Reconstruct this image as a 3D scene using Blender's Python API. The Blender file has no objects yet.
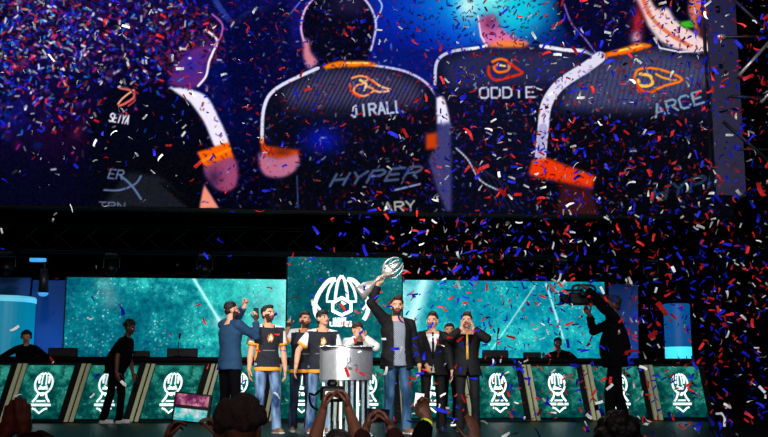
import bpy, math, random
import numpy as np
from mathutils import Vector, Matrix, noise as mnoise

random.seed(7); rng = np.random.default_rng(7)
SC = bpy.context.scene
COL = SC.collection
PI = math.pi
# ------------------------------------------------------------------ camera model
F = 1040.0; CX, CY = 384.0, 218.5
YAW = math.radians(6.0); PITCH = math.atan(169.5 / F)
DECK = 1.2; ZC = 1.81
AX = np.array([math.sin(YAW), math.cos(YAW), 0.0]); RT = np.array([math.cos(YAW), -math.sin(YAW), 0.0])
CAMP = np.array([0, 0, ZC])
def col(px, D, z=DECK):
    """ground point seen in image column px, at horizontal distance D"""
    dep = D * math.cos(PITCH) + (z - ZC) * math.sin(PITCH)
    p = CAMP + D * AX + (px - CX) / F * dep * RT
    return (float(p[0]), float(p[1]), z)
def zat(py, D): return ZC + D * math.tan(PITCH - math.atan((py - CY) / F))
def P(px, py, Y):
    """point of the plane y=Y seen at the pixel"""
    a, b = (px - CX) / F, (CY - py) / F
    up = -AX * math.sin(PITCH) + np.array([0, 0, math.cos(PITCH)])
    fw = AX * math.cos(PITCH) + np.array([0, 0, math.sin(PITCH)])
    d = fw + a * RT + b * up
    p = CAMP + d * (Y / d[1])
    return np.array([p[0], Y, p[2]])
def to_px(x, y, z):
    up = -AX * math.sin(PITCH) + np.array([0, 0, math.cos(PITCH)])
    fw = AX * math.cos(PITCH) + np.array([0, 0, math.sin(PITCH)])
    q = [x - CAMP[0], y - CAMP[1], z - CAMP[2]]
    dep = q[0]*fw[0] + q[1]*fw[1] + q[2]*fw[2]
    r = q[0]*RT[0] + q[1]*RT[1] + q[2]*RT[2]
    u = q[0]*up[0] + q[1]*up[1] + q[2]*up[2]
    return CX + F * r / dep, CY - F * u / dep, dep

# ------------------------------------------------------------------ materials
def lin(c):
    return tuple(((v/255.)/12.92 if v/255. <= .04045 else ((v/255.+.055)/1.055)**2.4) for v in c[:3])
def mat(name, rgb, rough=.6, metal=0., var=.12, scale=30., bump=0., spec=.4, emit=None, estr=1., coat=0.):
    m = bpy.data.materials.new(name); m.use_nodes = True
    nt = m.node_tree; N = nt.nodes; L = nt.links
    b = N['Principled BSDF']
    b.inputs['Roughness'].default_value = rough; b.inputs['Metallic'].default_value = metal
    b.inputs['Specular IOR Level'].default_value = spec
    b.inputs['Coat Weight'].default_value = coat
    c = lin(rgb)
    tc = N.new('ShaderNodeTexCoord'); nz = N.new('ShaderNodeTexNoise')
    nz.inputs['Scale'].default_value = scale; nz.inputs['Detail'].default_value = 3
    L.new(tc.outputs['Object'], nz.inputs['Vector'])
    mx = N.new('ShaderNodeMix'); mx.data_type = 'RGBA'
    mx.inputs['A'].default_value = (*[v*(1-var) for v in c], 1); mx.inputs['B'].default_value = (*[min(1, v*(1+var)) for v in c], 1)
    L.new(nz.outputs['Fac'], mx.inputs['Factor']); L.new(mx.outputs['Result'], b.inputs['Base Color'])
    if bump:
        bp = N.new('ShaderNodeBump'); bp.inputs['Strength'].default_value = bump; bp.inputs['Distance'].default_value = .01
        L.new(nz.outputs['Fac'], bp.inputs['Height']); L.new(bp.outputs['Normal'], b.inputs['Normal'])
    if emit:
        b.inputs['Emission Color'].default_value = (*lin(emit), 1); b.inputs['Emission Strength'].default_value = estr
    return m
def denim(name, a, bcol):
    m = mat(name, a, .85, var=0, spec=.1); nt = m.node_tree; N = nt.nodes; L = nt.links; b = N['Principled BSDF']
    tc = N.new('ShaderNodeTexCoord'); mp = N.new('ShaderNodeMapping'); mp.inputs['Scale'].default_value = (9, 9, 3.2)
    nz = N.new('ShaderNodeTexNoise'); nz.inputs['Scale'].default_value = 1.; nz.inputs['Detail'].default_value = 4
    rp = N.new('ShaderNodeValToRGB'); rp.color_ramp.elements[0].position = .38; rp.color_ramp.elements[1].position = .66
    rp.color_ramp.elements[0].color = (*lin(a), 1); rp.color_ramp.elements[1].color = (*lin(bcol), 1)
    L.new(tc.outputs['Object'], mp.inputs['Vector']); L.new(mp.outputs['Vector'], nz.inputs['Vector'])
    L.new(nz.outputs['Fac'], rp.inputs['Fac']); L.new(rp.outputs['Color'], b.inputs['Base Color'])
    return m
def weave(name, a, bcol, scale=60., rough=.8):
    """fine stripes / pattern cloth"""
    m = mat(name, a, rough, var=0, spec=.15); nt = m.node_tree; N = nt.nodes; L = nt.links; b = N['Principled BSDF']
    tc = N.new('ShaderNodeTexCoord'); wv = N.new('ShaderNodeTexWave'); wv.bands_direction = 'DIAGONAL'
    wv.inputs['Scale'].default_value = scale; wv.inputs['Distortion'].default_value = 1.5
    mx = N.new('ShaderNodeMix'); mx.data_type = 'RGBA'
    mx.inputs['A'].default_value = (*lin(a), 1); mx.inputs['B'].default_value = (*lin(bcol), 1)
    L.new(tc.outputs['Object'], wv.inputs['Vector']); L.new(wv.outputs['Fac'], mx.inputs['Factor']); L.new(mx.outputs['Result'], b.inputs['Base Color'])
    return m
def led_mat(name, dark, mid, bright, streaks=(), strength=1., cloud=1.0, stars=1.0, seed=0., grad=0.):
    """self-lit display showing a star field; streaks: (x0,z0,x1,z1,width,strength) in object space"""
    m = bpy.data.materials.new(name); m.use_nodes = True
    nt = m.node_tree; N = nt.nodes; L = nt.links; N.clear()
    out = N.new('ShaderNodeOutputMaterial'); em = N.new('ShaderNodeEmission'); em.inputs['Strength'].default_value = strength
    L.new(em.outputs[0], out.inputs[0])
    tc = N.new('ShaderNodeTexCoord'); mp = N.new('ShaderNodeMapping'); mp.inputs['Location'].default_value = (seed, 0, seed*.7)
    L.new(tc.outputs['Object'], mp.inputs['Vector'])
    def mth(op, a, b=None, c=None, clamp=False):
        n = N.new('ShaderNodeMath'); n.operation = op; n.use_clamp = clamp
        for i, v in enumerate((a, b, c)):
            if v is None: continue
            if isinstance(v, (int, float)): n.inputs[i].default_value = v
            else: L.new(v, n.inputs[i])
        return n.outputs[0]
    def noi(scale, detail, rough=.55):
        n = N.new('ShaderNodeTexNoise'); n.inputs['Scale'].default_value = scale; n.inputs['Detail'].default_value = detail
        n.inputs['Roughness'].default_value = rough
        L.new(mp.outputs[0], n.inputs['Vector']); return n.outputs['Fac']
    big = noi(.55*cloud, 3); fine = noi(7., 8, .85); med = noi(1.6*cloud, 5, .65)
    v = mth('ADD', mth('MULTIPLY', big, .5), mth('ADD', mth('MULTIPLY', med, .5), mth('MULTIPLY', fine, .7)))
    if grad:
        sp0 = N.new('ShaderNodeSeparateXYZ'); L.new(tc.outputs['Object'], sp0.inputs[0]); v = mth('ADD', v, mth('MULTIPLY', sp0.outputs['X'], grad))
    rp = N.new('ShaderNodeValToRGB'); cr = rp.color_ramp
    cr.elements[0].position = .66; cr.elements[0].color = (*lin(dark), 1)
    cr.elements[1].position = 1.08 if False else 1.; cr.elements[1].color = (*lin(bright), 1)
    e = cr.elements.new(.83); e.color = (*lin(mid), 1)
    L.new(v, rp.inputs['Fac'])
    # sparkles
    vo = N.new('ShaderNodeTexVoronoi'); vo.inputs['Scale'].default_value = 13.*min(cloud, 1.5); L.new(mp.outputs[0], vo.inputs['Vector'])
    st = mth('MULTIPLY', mth('SUBTRACT', .30, vo.outputs['Distance'], clamp=True), 2.6)
    cl = mth('MULTIPLY', mth('SUBTRACT', med, .47, clamp=True), 7., clamp=True)
    st = mth('MULTIPLY', mth('MULTIPLY', st, cl), .9*stars)
    vo2 = N.new('ShaderNodeTexVoronoi'); vo2.inputs['Scale'].default_value = 2.1; L.new(mp.outputs[0], vo2.inputs['Vector'])
    s2 = mth('MULTIPLY', mth('SUBTRACT', .07, vo2.outputs['Distance'], clamp=True), 12.*stars)
    st = mth('ADD', st, s2)
    sp = N.new('ShaderNodeSeparateXYZ'); L.new(tc.outputs['Object'], sp.inputs[0]); X, Z = sp.outputs['X'], sp.outputs['Z']
    for (x0, z0, x1, z1, w, k) in streaks:
        dx, dz = x1-x0, z1-z0; l2 = dx*dx+dz*dz
        px_, pz_ = mth('SUBTRACT', X, x0), mth('SUBTRACT', Z, z0)
        t = mth('DIVIDE', mth('ADD', mth('MULTIPLY', px_, dx), mth('MULTIPLY', pz_, dz)), l2, clamp=True)
        ex, ez = mth('SUBTRACT', px_, mth('MULTIPLY', t, dx)), mth('SUBTRACT', pz_, mth('MULTIPLY', t, dz))
        d = mth('SQRT', mth('ADD', mth('MULTIPLY', ex, ex), mth('MULTIPLY', ez, ez)))
        g = mth('SUBTRACT', 1., mth('DIVIDE', d, w), clamp=True); g = mth('MULTIPLY', mth('MULTIPLY', g, g), k)
        st = mth('ADD', st, g)
    mx = N.new('ShaderNodeMix'); mx.data_type = 'RGBA'; mx.blend_type = 'ADD'; mx.inputs['Factor'].default_value = 1
    cs = N.new('ShaderNodeCombineColor')
    L.new(mth('MULTIPLY', st, .6), cs.inputs[0]); L.new(st, cs.inputs[1]); L.new(mth('MULTIPLY', st, .95), cs.inputs[2])
    L.new(rp.outputs['Color'], mx.inputs['A']); L.new(cs.outputs[0], mx.inputs['B'])
    # LED pitch
    wv = N.new('ShaderNodeTexWave'); wv.bands_direction = 'Z'; wv.inputs['Scale'].default_value = 12.
    L.new(tc.outputs['Object'], wv.inputs['Vector'])
    f = mth('ADD', mth('MULTIPLY', wv.outputs['Fac'], .18), .91)
    m2 = N.new('ShaderNodeMix'); m2.data_type = 'RGBA'; m2.blend_type = 'MULTIPLY'; m2.inputs['Factor'].default_value = 1
    L.new(mx.outputs['Result'], m2.inputs['A']); L.new(f, m2.inputs['B'])
    L.new(m2.outputs['Result'], em.inputs['Color'])
    return m

M = {}
M['black'] = mat('black_paint', (5, 5, 6), .6, spec=.12)
M['blackmatte'] = mat('black_drape', (2, 2, 3), .95, bump=.3, scale=8, spec=.02)
M['plastic'] = mat('black_plastic', (8, 8, 10), .45, spec=.2)
M['deck'] = mat('gloss_stage_deck', (4, 4, 5), .42, spec=.12, var=.3, scale=4)
M['concrete'] = mat('hall_floor', (16, 15, 17), .8, var=.3, scale=3)
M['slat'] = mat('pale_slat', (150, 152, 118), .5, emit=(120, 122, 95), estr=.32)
M['steel'] = mat('brushed_steel', (214, 218, 224), .24, .92, scale=14, var=.25)
M['engrave'] = mat('engraved_grey', (70, 74, 80), .5)
M['silver'] = mat('trophy_silver', (236, 230, 220), .36, .75, var=.05)
M['skin_light'] = mat('skin_light', (205, 150, 120), .55, var=.08, scale=20)
M['skin_tan'] = mat('skin_tan', (178, 122, 92), .55, var=.08, scale=20)
M['skin_dark'] = mat('skin_brown', (92, 52, 36), .55, var=.1, scale=20)
M['lips'] = mat('lips', (150, 70, 66), .5)
M['eyew'] = mat('eye_white', (215, 210, 205), .3)
M['eyed'] = mat('eye_dark', (20, 14, 12), .2)
M['hair'] = mat('dark_hair', (22, 15, 12), .6, bump=.8, scale=70, var=.4)
M['hairbrown'] = mat('brown_hair', (48, 28, 18), .6, bump=.8, scale=70, var=.4)
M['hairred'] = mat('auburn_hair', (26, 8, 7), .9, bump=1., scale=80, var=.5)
M['beard'] = mat('beard', (58, 36, 26), .8, bump=.6, scale=90, var=.5)
M['jersey'] = weave('jersey_charcoal', (24, 25, 32), (44, 46, 54), 22)
M['white'] = mat('white_cloth', (226, 226, 224), .75, var=.04)
M['orange'] = mat('orange_trim', (238, 152, 30), .7, var=.15, scale=60)
M['grey'] = mat('grey_print', (110, 112, 118), .7)
M['denim_l'] = denim('light_denim', (30, 56, 98), (128, 160, 196))
M['denim_d'] = denim('dark_denim', (20, 27, 44), (48, 60, 86))
M['denim_m'] = denim('mid_denim', (22, 46, 72), (62, 98, 130))
M['sweater'] = weave('blue_sweater', (22, 50, 78), (38, 70, 100), 40)
M['suit'] = mat('black_suit', (14, 14, 17), .75, var=.2, scale=50, spec=.2)
M['shirtgrey'] = weave('grey_print_shirt', (84, 92, 106), (150, 156, 168), 26)
M['darkcloth'] = mat('dark_cloth', (7, 7, 9), .9, var=.3, spec=.03)
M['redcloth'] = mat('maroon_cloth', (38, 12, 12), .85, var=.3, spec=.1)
M['gold'] = mat('gold_tie', (196, 150, 62), .5)
M['shoe'] = mat('black_shoe', (15, 14, 14), .4)
M['shoebrown'] = mat('brown_shoe', (120, 84, 60), .5)
M['sneaker'] = mat('pale_sneaker', (190, 190, 186), .6)
M['band'] = mat('yellow_wristband', (205, 225, 60), .5, emit=(190, 215, 50), estr=.15)
M['alu'] = mat('truss_aluminium', (52, 49, 84), .5, .4, var=.15, scale=8)
M['alud'] = mat('truss_dark', (58, 58, 68), .45, .7)
M['emblem'] = mat('white_lit_emblem', (240, 245, 245), .5, var=0, emit=(225, 245, 242), estr=1.)
M['panelblue'] = mat('scenic_panel', (12, 60, 110), .6, var=.1, scale=2)
M['column'] = mat('lit_column', (10, 50, 70), .4, emit=(0, 124, 158), estr=.9, var=.05)
M['columnr'] = mat('lit_column_blue', (8, 30, 60), .4, emit=(4, 80, 146), estr=.9, var=.05)
M['cyanlamp'] = mat('cyan_lamp', (60, 200, 220), .4, emit=(70, 225, 240), estr=1.)
M['rim'] = mat('pale_rim', (120, 200, 220), .4, emit=(90, 190, 215), estr=.8)
M['bluelamp'] = mat('blue_lamp', (70, 150, 220), .4, emit=(60, 160, 225), estr=1.)
M['glass'] = mat('acrylic', (210, 232, 235), .08, var=.02)
M['glass'].node_tree.nodes['Principled BSDF'].inputs['Transmission Weight'].default_value = .75
M['lens'] = mat('lens_glass', (10, 12, 30), .06, coat=1.)
M['cwhite'] = mat('white_paper', (225, 225, 222), .6, var=.03)
M['cred'] = mat('red_foil', (204, 34, 36), .6, spec=.15, var=.15, scale=4)
M['cblue'] = mat('blue_foil', (24, 30, 196), .6, spec=.15, var=.15, scale=4)
M['camscreen'] = mat('camera_display', (200, 200, 205), .3, emit=(190, 195, 200), estr=.9, var=0)

# ------------------------------------------------------------------ mesh helpers
def nrm(v):
    v = np.asarray(v, float); l = np.linalg.norm(v); return v / l if l > 1e-9 else np.array([0, 0, 1.])
def frame(d, ref=(0, 0, 1)):
    d = nrm(d); r = np.asarray(ref, float)
    if abs(np.dot(d, nrm(r))) > .95: r = np.array([1., 0, 0]) if abs(d[0]) < .9 else np.array([0, 1., 0])
    u = nrm(np.cross(r, d)); v = np.cross(d, u); return u, v
class G:
    def __init__(s): s.v = []; s.f = []; s.m = []; s.n = 0
    def add(s, v, f, mi=0):
        v = np.asarray(v, float); s.v.append(v); s.f += [tuple(i + s.n for i in q) for q in f]; s.m += [mi]*len(f); s.n += len(v); return s
    def rings(s, rs, mi=0, closed_ends=True):
        n = len(rs[0]); f = []
        for k in range(len(rs)-1):
            for i in range(n):
                j = (i+1) % n; f.append((k*n+i, k*n+j, (k+1)*n+j, (k+1)*n+i))
        if closed_ends: f.append(tuple(range(n-1, -1, -1))); f.append(tuple((len(rs)-1)*n+i for i in range(n)))
        return s.add(np.concatenate(rs), f, mi)
    def tube(s, pts, rad, n=12, mi=0, ref=(0, 0, 1), flat=1.):
        pts = [np.asarray(p, float) for p in pts]; rs = []
        if not hasattr(rad, '__len__'): rad = [rad]*len(pts)
        for k, p in enumerate(pts):
            d = pts[min(k+1, len(pts)-1)] - pts[max(k-1, 0)]
            u, v = frame(d, ref); a = np.arange(n)*2*PI/n
            rs.append(p + rad[k]*(np.cos(a)[:, None]*u + flat*np.sin(a)[:, None]*v))
        return s.rings(rs, mi)
    def cap(s, a, b, ra, rb, n=12, mi=0):
        a, b = np.asarray(a, float), np.asarray(b, float); d = nrm(b-a); u, v = frame(d); an = np.arange(n)*2*PI/n; rs = []
        for t in (-.99, -.8, -.5, -.2): rs.append(a + d*ra*t + ra*math.sqrt(1-t*t)*(np.cos(an)[:, None]*u + np.sin(an)[:, None]*v))
        rs.append(a + ra*(np.cos(an)[:, None]*u + np.sin(an)[:, None]*v)); rs.append(b + rb*(np.cos(an)[:, None]*u + np.sin(an)[:, None]*v))
        for t in (.2, .5, .8, .99): rs.append(b + d*rb*t + rb*math.sqrt(1-t*t)*(np.cos(an)[:, None]*u + np.sin(an)[:, None]*v))
        return s.rings(rs, mi)
    def ell(s, c, r, R=None, n=16, mi=0):
        c = np.asarray(c, float); R = np.eye(3) if R is None else R; a = np.arange(n)*2*PI/n; rs = []
        for k in range(1, 10):
            ph = PI*k/10; q = np.stack([r[0]*math.sin(ph)*np.cos(a), r[1]*math.sin(ph)*np.sin(a), np.full(n, -r[2]*math.cos(ph))], 1); rs.append(c + q @ R.T)
        return s.rings(rs, mi)
    def box(s, c, sz, R=None, mi=0, bev=0.):
        c = np.asarray(c, float); R = np.eye(3) if R is None else R; x, y, z = [v/2 for v in sz]
        b = min(bev, x*.9, z*.9, y*.9)
        if b <= 0:
            q = np.array([(i, j, k) for i in (-x, x) for j in (-y, y) for k in (-z, z)])
            f = [(0, 1, 3, 2), (4, 6, 7, 5), (0, 4, 5, 1), (2, 3, 7, 6), (0, 2, 6, 4), (1, 5, 7, 3)]
            return s.add(c + q @ R.T, f, mi)
        rs = []
        def oct_(zz, sh):
            X, Y = x-sh, y-sh; return np.array([(X-b, -Y, zz), (X, -Y+b, zz), (X, Y-b, zz), (X-b, Y, zz), (-X+b, Y, zz), (-X, Y-b, zz), (-X, -Y+b, zz), (-X+b, -Y, zz)])
        for zz, sh in ((-z, b*.7), (-z+b, 0), (z-b, 0), (z, b*.7)): rs.append(c + oct_(zz, sh) @ R.T)
        return s.rings(rs, mi)
    def lathe(s, prof, c=(0, 0, 0), axis=(0, 0, 1), n=24, mi=0):
        u, v = frame(axis); d = nrm(axis); a = np.arange(n)*2*PI/n; c = np.asarray(c, float)
        return s.rings([c + d*h + max(r, 1e-4)*(np.cos(a)[:, None]*u + np.sin(a)[:, None]*v) for r, h in prof], mi)
    def prism(s, poly, y0, y1, mi=0):
        n = len(poly); v = [(x, y0, z) for x, z in poly] + [(x, y1, z) for x, z in poly]
        f = [tuple(range(n)), tuple(range(2*n-1, n-1, -1))] + [(i, i+n, (i+1) % n + n, (i+1) % n) for i in range(n)]
        return s.add(v, f, mi)
    def ribbon(s, pts, w, y0, y1, closed=False, mi=0):
        """stroke of width w in the xz plane between depths y0 and y1"""
        pts = [np.array(p, float) for p in pts]; n = len(pts); L_, R_ = [], []
        for k in range(n):
            a = pts[(k-1) % n] if (closed or k) else pts[k]; b = pts[(k+1) % n] if (closed or k < n-1) else pts[k]
            d = b-a; d /= (np.linalg.norm(d) or 1); q = np.array([-d[1], d[0]])*w/2
            L_.append(pts[k]+q); R_.append(pts[k]-q)
        v = []
        for l, r in zip(L_, R_): v += [(l[0], y0, l[1]), (r[0], y0, r[1]), (r[0], y1, r[1]), (l[0], y1, l[1])]
        f = []
        for k in range(n if closed else n-1):
            a, b = 4*k, 4*((k+1) % n)
            for i in range(4): f.append((a+i, a+(i+1) % 4, b+(i+1) % 4, b+i))
        if not closed: f += [(3, 2, 1, 0), tuple(4*(n-1)+i for i in range(4))]
        return s.add(v, f, mi)
    def mesh(s, name, mats, smooth=True):
        me = bpy.data.meshes.new(name); me.from_pydata(np.concatenate(s.v).tolist(), [], s.f)
        for m in (mats if isinstance(mats, (list, tuple)) else [mats]): me.materials.append(M[m] if isinstance(m, str) else m)
        me.polygons.foreach_set('material_index', s.m); me.polygons.foreach_set('use_smooth', [smooth]*len(s.f)); me.update()
        import bmesh
        bm = bmesh.new(); bm.from_mesh(me); bmesh.ops.recalc_face_normals(bm, faces=bm.faces); bm.to_mesh(me); bm.free()
        return me
def link(name, me, parent=None, loc=(0, 0, 0), rot=(0, 0, 0), label=None):
    o = bpy.data.objects.new(name, me); COL.objects.link(o); o.location = loc; o.rotation_euler = rot
    if parent: o.parent = parent
    if label: o['label'] = label
    return o
def part(name, g, mats, parent, smooth=False, label=None, autosm=True):
    me = g.mesh(name, mats, smooth)
    return link(name, me, parent, label=label)
def thing(name, label, cat, loc, rz=0, group=None):
    o = bpy.data.objects.new(name, None); o.empty_display_size = .1; COL.objects.link(o)
    o.location = loc; o.rotation_euler = (0, 0, rz); return tag(o, label, cat, group)
def tag(o, label, cat, group=None, kind=None):
    o['label'] = label; o['category'] = cat
    if group: o['group'] = group
    if kind: o['kind'] = kind
    return o
def struct(name, g, mats, smooth=False, loc=(0, 0, 0)):
    o = link(name, g.mesh(name, mats, smooth), None, loc); o['kind'] = 'structure'; return o

SIN = [(nrm(rng.normal(size=3))*f, rng.uniform(0, 6), f) for f in (9, 14, 22, 33, 33, 47, 60)]
def wob(v, amp):
    r = np.zeros(len(v))
    for k, ph, f in SIN: r += np.sin(v @ k + ph + 1.3*np.sin(v @ k[::-1]*.6)) * (12/f)**.8
    return r*amp*.5
def remeshed(g, name, mats, voxel, smooth=2, wrinkle=0., paint=None, drop=None, thick=0.):
    me0 = bpy.data.meshes.new('tmp'); me0.from_pydata(np.concatenate(g.v).tolist(), [], g.f)
    import bmesh
    bm = bmesh.new(); bm.from_mesh(me0); bmesh.ops.recalc_face_normals(bm, faces=bm.faces); bm.to_mesh(me0); bm.free()
    o = bpy.data.objects.new('tmp', me0); COL.objects.link(o)
    r = o.modifiers.new('r', 'REMESH'); r.mode = 'VOXEL'; r.voxel_size = voxel; r.use_smooth_shade = True
    if smooth: k = o.modifiers.new('s', 'SMOOTH'); k.factor = .5; k.iterations = smooth
    dg = bpy.context.evaluated_depsgraph_get(); me = bpy.data.meshes.new_from_object(o.evaluated_get(dg))
    bpy.data.objects.remove(o); bpy.data.meshes.remove(me0); me.name = name
    nv = len(me.vertices); co = np.empty(nv*3); me.vertices.foreach_get('co', co); co = co.reshape(-1, 3)
    if wrinkle:
        no = np.empty(nv*3); me.vertices.foreach_get('normal', no); no = no.reshape(-1, 3)
        co = co + no*wob(co, wrinkle)[:, None]; me.vertices.foreach_set('co', co.ravel())
    me.materials.clear()
    for m in (mats if isinstance(mats, (list, tuple)) else [mats]): me.materials.append(M[m])
    nf = len(me.polygons); c = np.empty(nf*3); me.polygons.foreach_get('center', c); c = c.reshape(-1, 3)
    me.polygons.foreach_set('use_smooth', [True]*nf)
    if paint is not None: me.polygons.foreach_set('material_index', paint(c).astype(int).tolist())
    if drop is not None:
        kill = drop(c); bm = bmesh.new(); bm.from_mesh(me); bm.faces.ensure_lookup_table()
        bmesh.ops.delete(bm, geom=[bm.faces[i] for i in np.nonzero(kill)[0]], context='FACES')
        if thick: bmesh.ops.solidify(bm, geom=bm.faces[:], thickness=thick)
        bm.to_mesh(me); bm.free()
    me.update(); return me

# ------------------------------------------------------------------ people
def ik(S, W, a, b, pole):
    S, W = np.array(S, float), np.array(W, float); d = W-S; L_ = np.linalg.norm(d)
    if L_ > (a+b)*.995: W = S + d/L_*(a+b)*.995; d = W-S; L_ = np.linalg.norm(d)
    x = (a*a - b*b + L_*L_)/(2*L_); h = math.sqrt(max(a*a - x*x, 0)); u = d/L_
    p = np.array(pole, float); p = p - u*np.dot(p, u); p = nrm(p)
    return S + u*x + p*h, W
POSE = {'relax': [(.25, .35, .25)]*4, 'fist': [(1.35, 1.5, 1.)]*4, 'point': [(.0, .05, .05)] + [(1.35, 1.5, 1.)]*3,
        'grip': [(.8, .9, .6)]*4, 'flat': [(.05, .1, .05)]*4, 'cup': [(.35, .4, .3)]*4, 'hold': [(.55, .9, .5), (.6, .9, .5), (.65, .9, .5), (.7, .9, .6)]}
def hand(g, W, d, n, t, pose, k=1.):
    """W wrist, d towards fingers, n out of the palm, t thumb side"""
    W = np.array(W, float); d = nrm(d); n = nrm(np.array(n, float) - d*np.dot(n, d)); tt = np.cross(d, n); t = tt if np.dot(tt, t) > 0 else -tt
    R = np.stack([t, n, d], 1)
    g.ell(W + d*.045*k, (.040*k, .017*k, .056*k), R, 12)
    g.box(W + d*.052*k, (.070*k, .024*k, .07*k), R, bev=.009*k)
    g.cap(W - d*.02*k, W + d*.02*k, .026*k, .026*k, 10)
    lens = [(.040, .026, .021), (.044, .029, .022), (.041, .027, .021), (.033, .021, .018)]
    for i, off in enumerate((.028, .0095, -.0095, -.027)):
        p = W + d*(.082 - (.006 if i in (0, 2) else .014 if i == 3 else 0))*k + t*off*k; a = 0.; r = (.0092, .0096, .0092, .0082)[i]*k
        dd0 = nrm(d + t*off*1.5)
        for sgi in range(3):
            a += POSE[pose][i][sgi]; dd = dd0*math.cos(a) + n*math.sin(a); q = p + dd*lens[i][sgi]*k
            g.cap(p, q, r, r*.9, 8); p = q; r *= .93
    p = W + d*.022*k + t*.03*k + n*.004*k
    curl = pose in ('fist', 'grip', 'hold', 'point')
    for i, (dd, ln, r) in enumerate(((nrm(t*.75+d*.65+n*.35), .042, .0125), (nrm(t*(.15 if curl else .45)+d*.85+n*(.6 if curl else .25)), .033, .0105), (nrm(t*(-.3 if curl else .2)+d*.8+n*(.6 if curl else .3)), .027, .0095))):
        q = p + dd*ln*k; g.cap(p, q, r*k, r*.92*k, 8); p = q
TOR = [(-.18, .10, .085), (-.06, .160, .112), (.08, .162, .11), (.3, .138, .10), (.5, .150, .108), (.72, .172, .116), (.86, .155, .10), (.95, .105, .08), (1.05, .065, .06)]
def torso(g, K, e=0., lo=-.18, hi=2, hem=0.):
    P_, S_ = K['P'], K['S']; rs = []; a = np.arange(22)*2*PI/22
    rows = [r for r in TOR if lo <= r[0] <= hi]
    if lo < -.18:
        rows = [(lo, .166+hem, .122+hem), (-.18, .168+hem*.7, .122+hem*.7)] + [r for r in rows if r[0] > -.1]
    for t, rx, ry in rows:
        sh = K['tw'] if t > .5 else K['tw']*max(0, t)*2; u = np.array([math.cos(sh), math.sin(sh), 0]); v = np.array([-u[1], u[0], 0])
        if K.get('fat'): ry += K['fat']*max(0, 1-abs(t-.25)*2); rx += K['fat']*.7*max(0, 1-abs(t-.2)*1.6)
        rs.append(P_ + (S_-P_)*t + (rx+e)*np.cos(a)[:, None]*u + (ry+e)*np.sin(a)[:, None]*v)
    g.rings(rs)
def rotz(a): return np.array([[math.cos(a), -math.sin(a), 0], [math.sin(a), math.cos(a), 0], [0, 0, 1]])
def rotx(a): return np.array([[1, 0, 0], [0, math.cos(a), -math.sin(a)], [0, math.sin(a), math.cos(a)]])
def roty(a): return np.array([[math.cos(a), 0, math.sin(a)], [0, 1, 0], [-math.sin(a), 0, math.cos(a)]])
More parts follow.
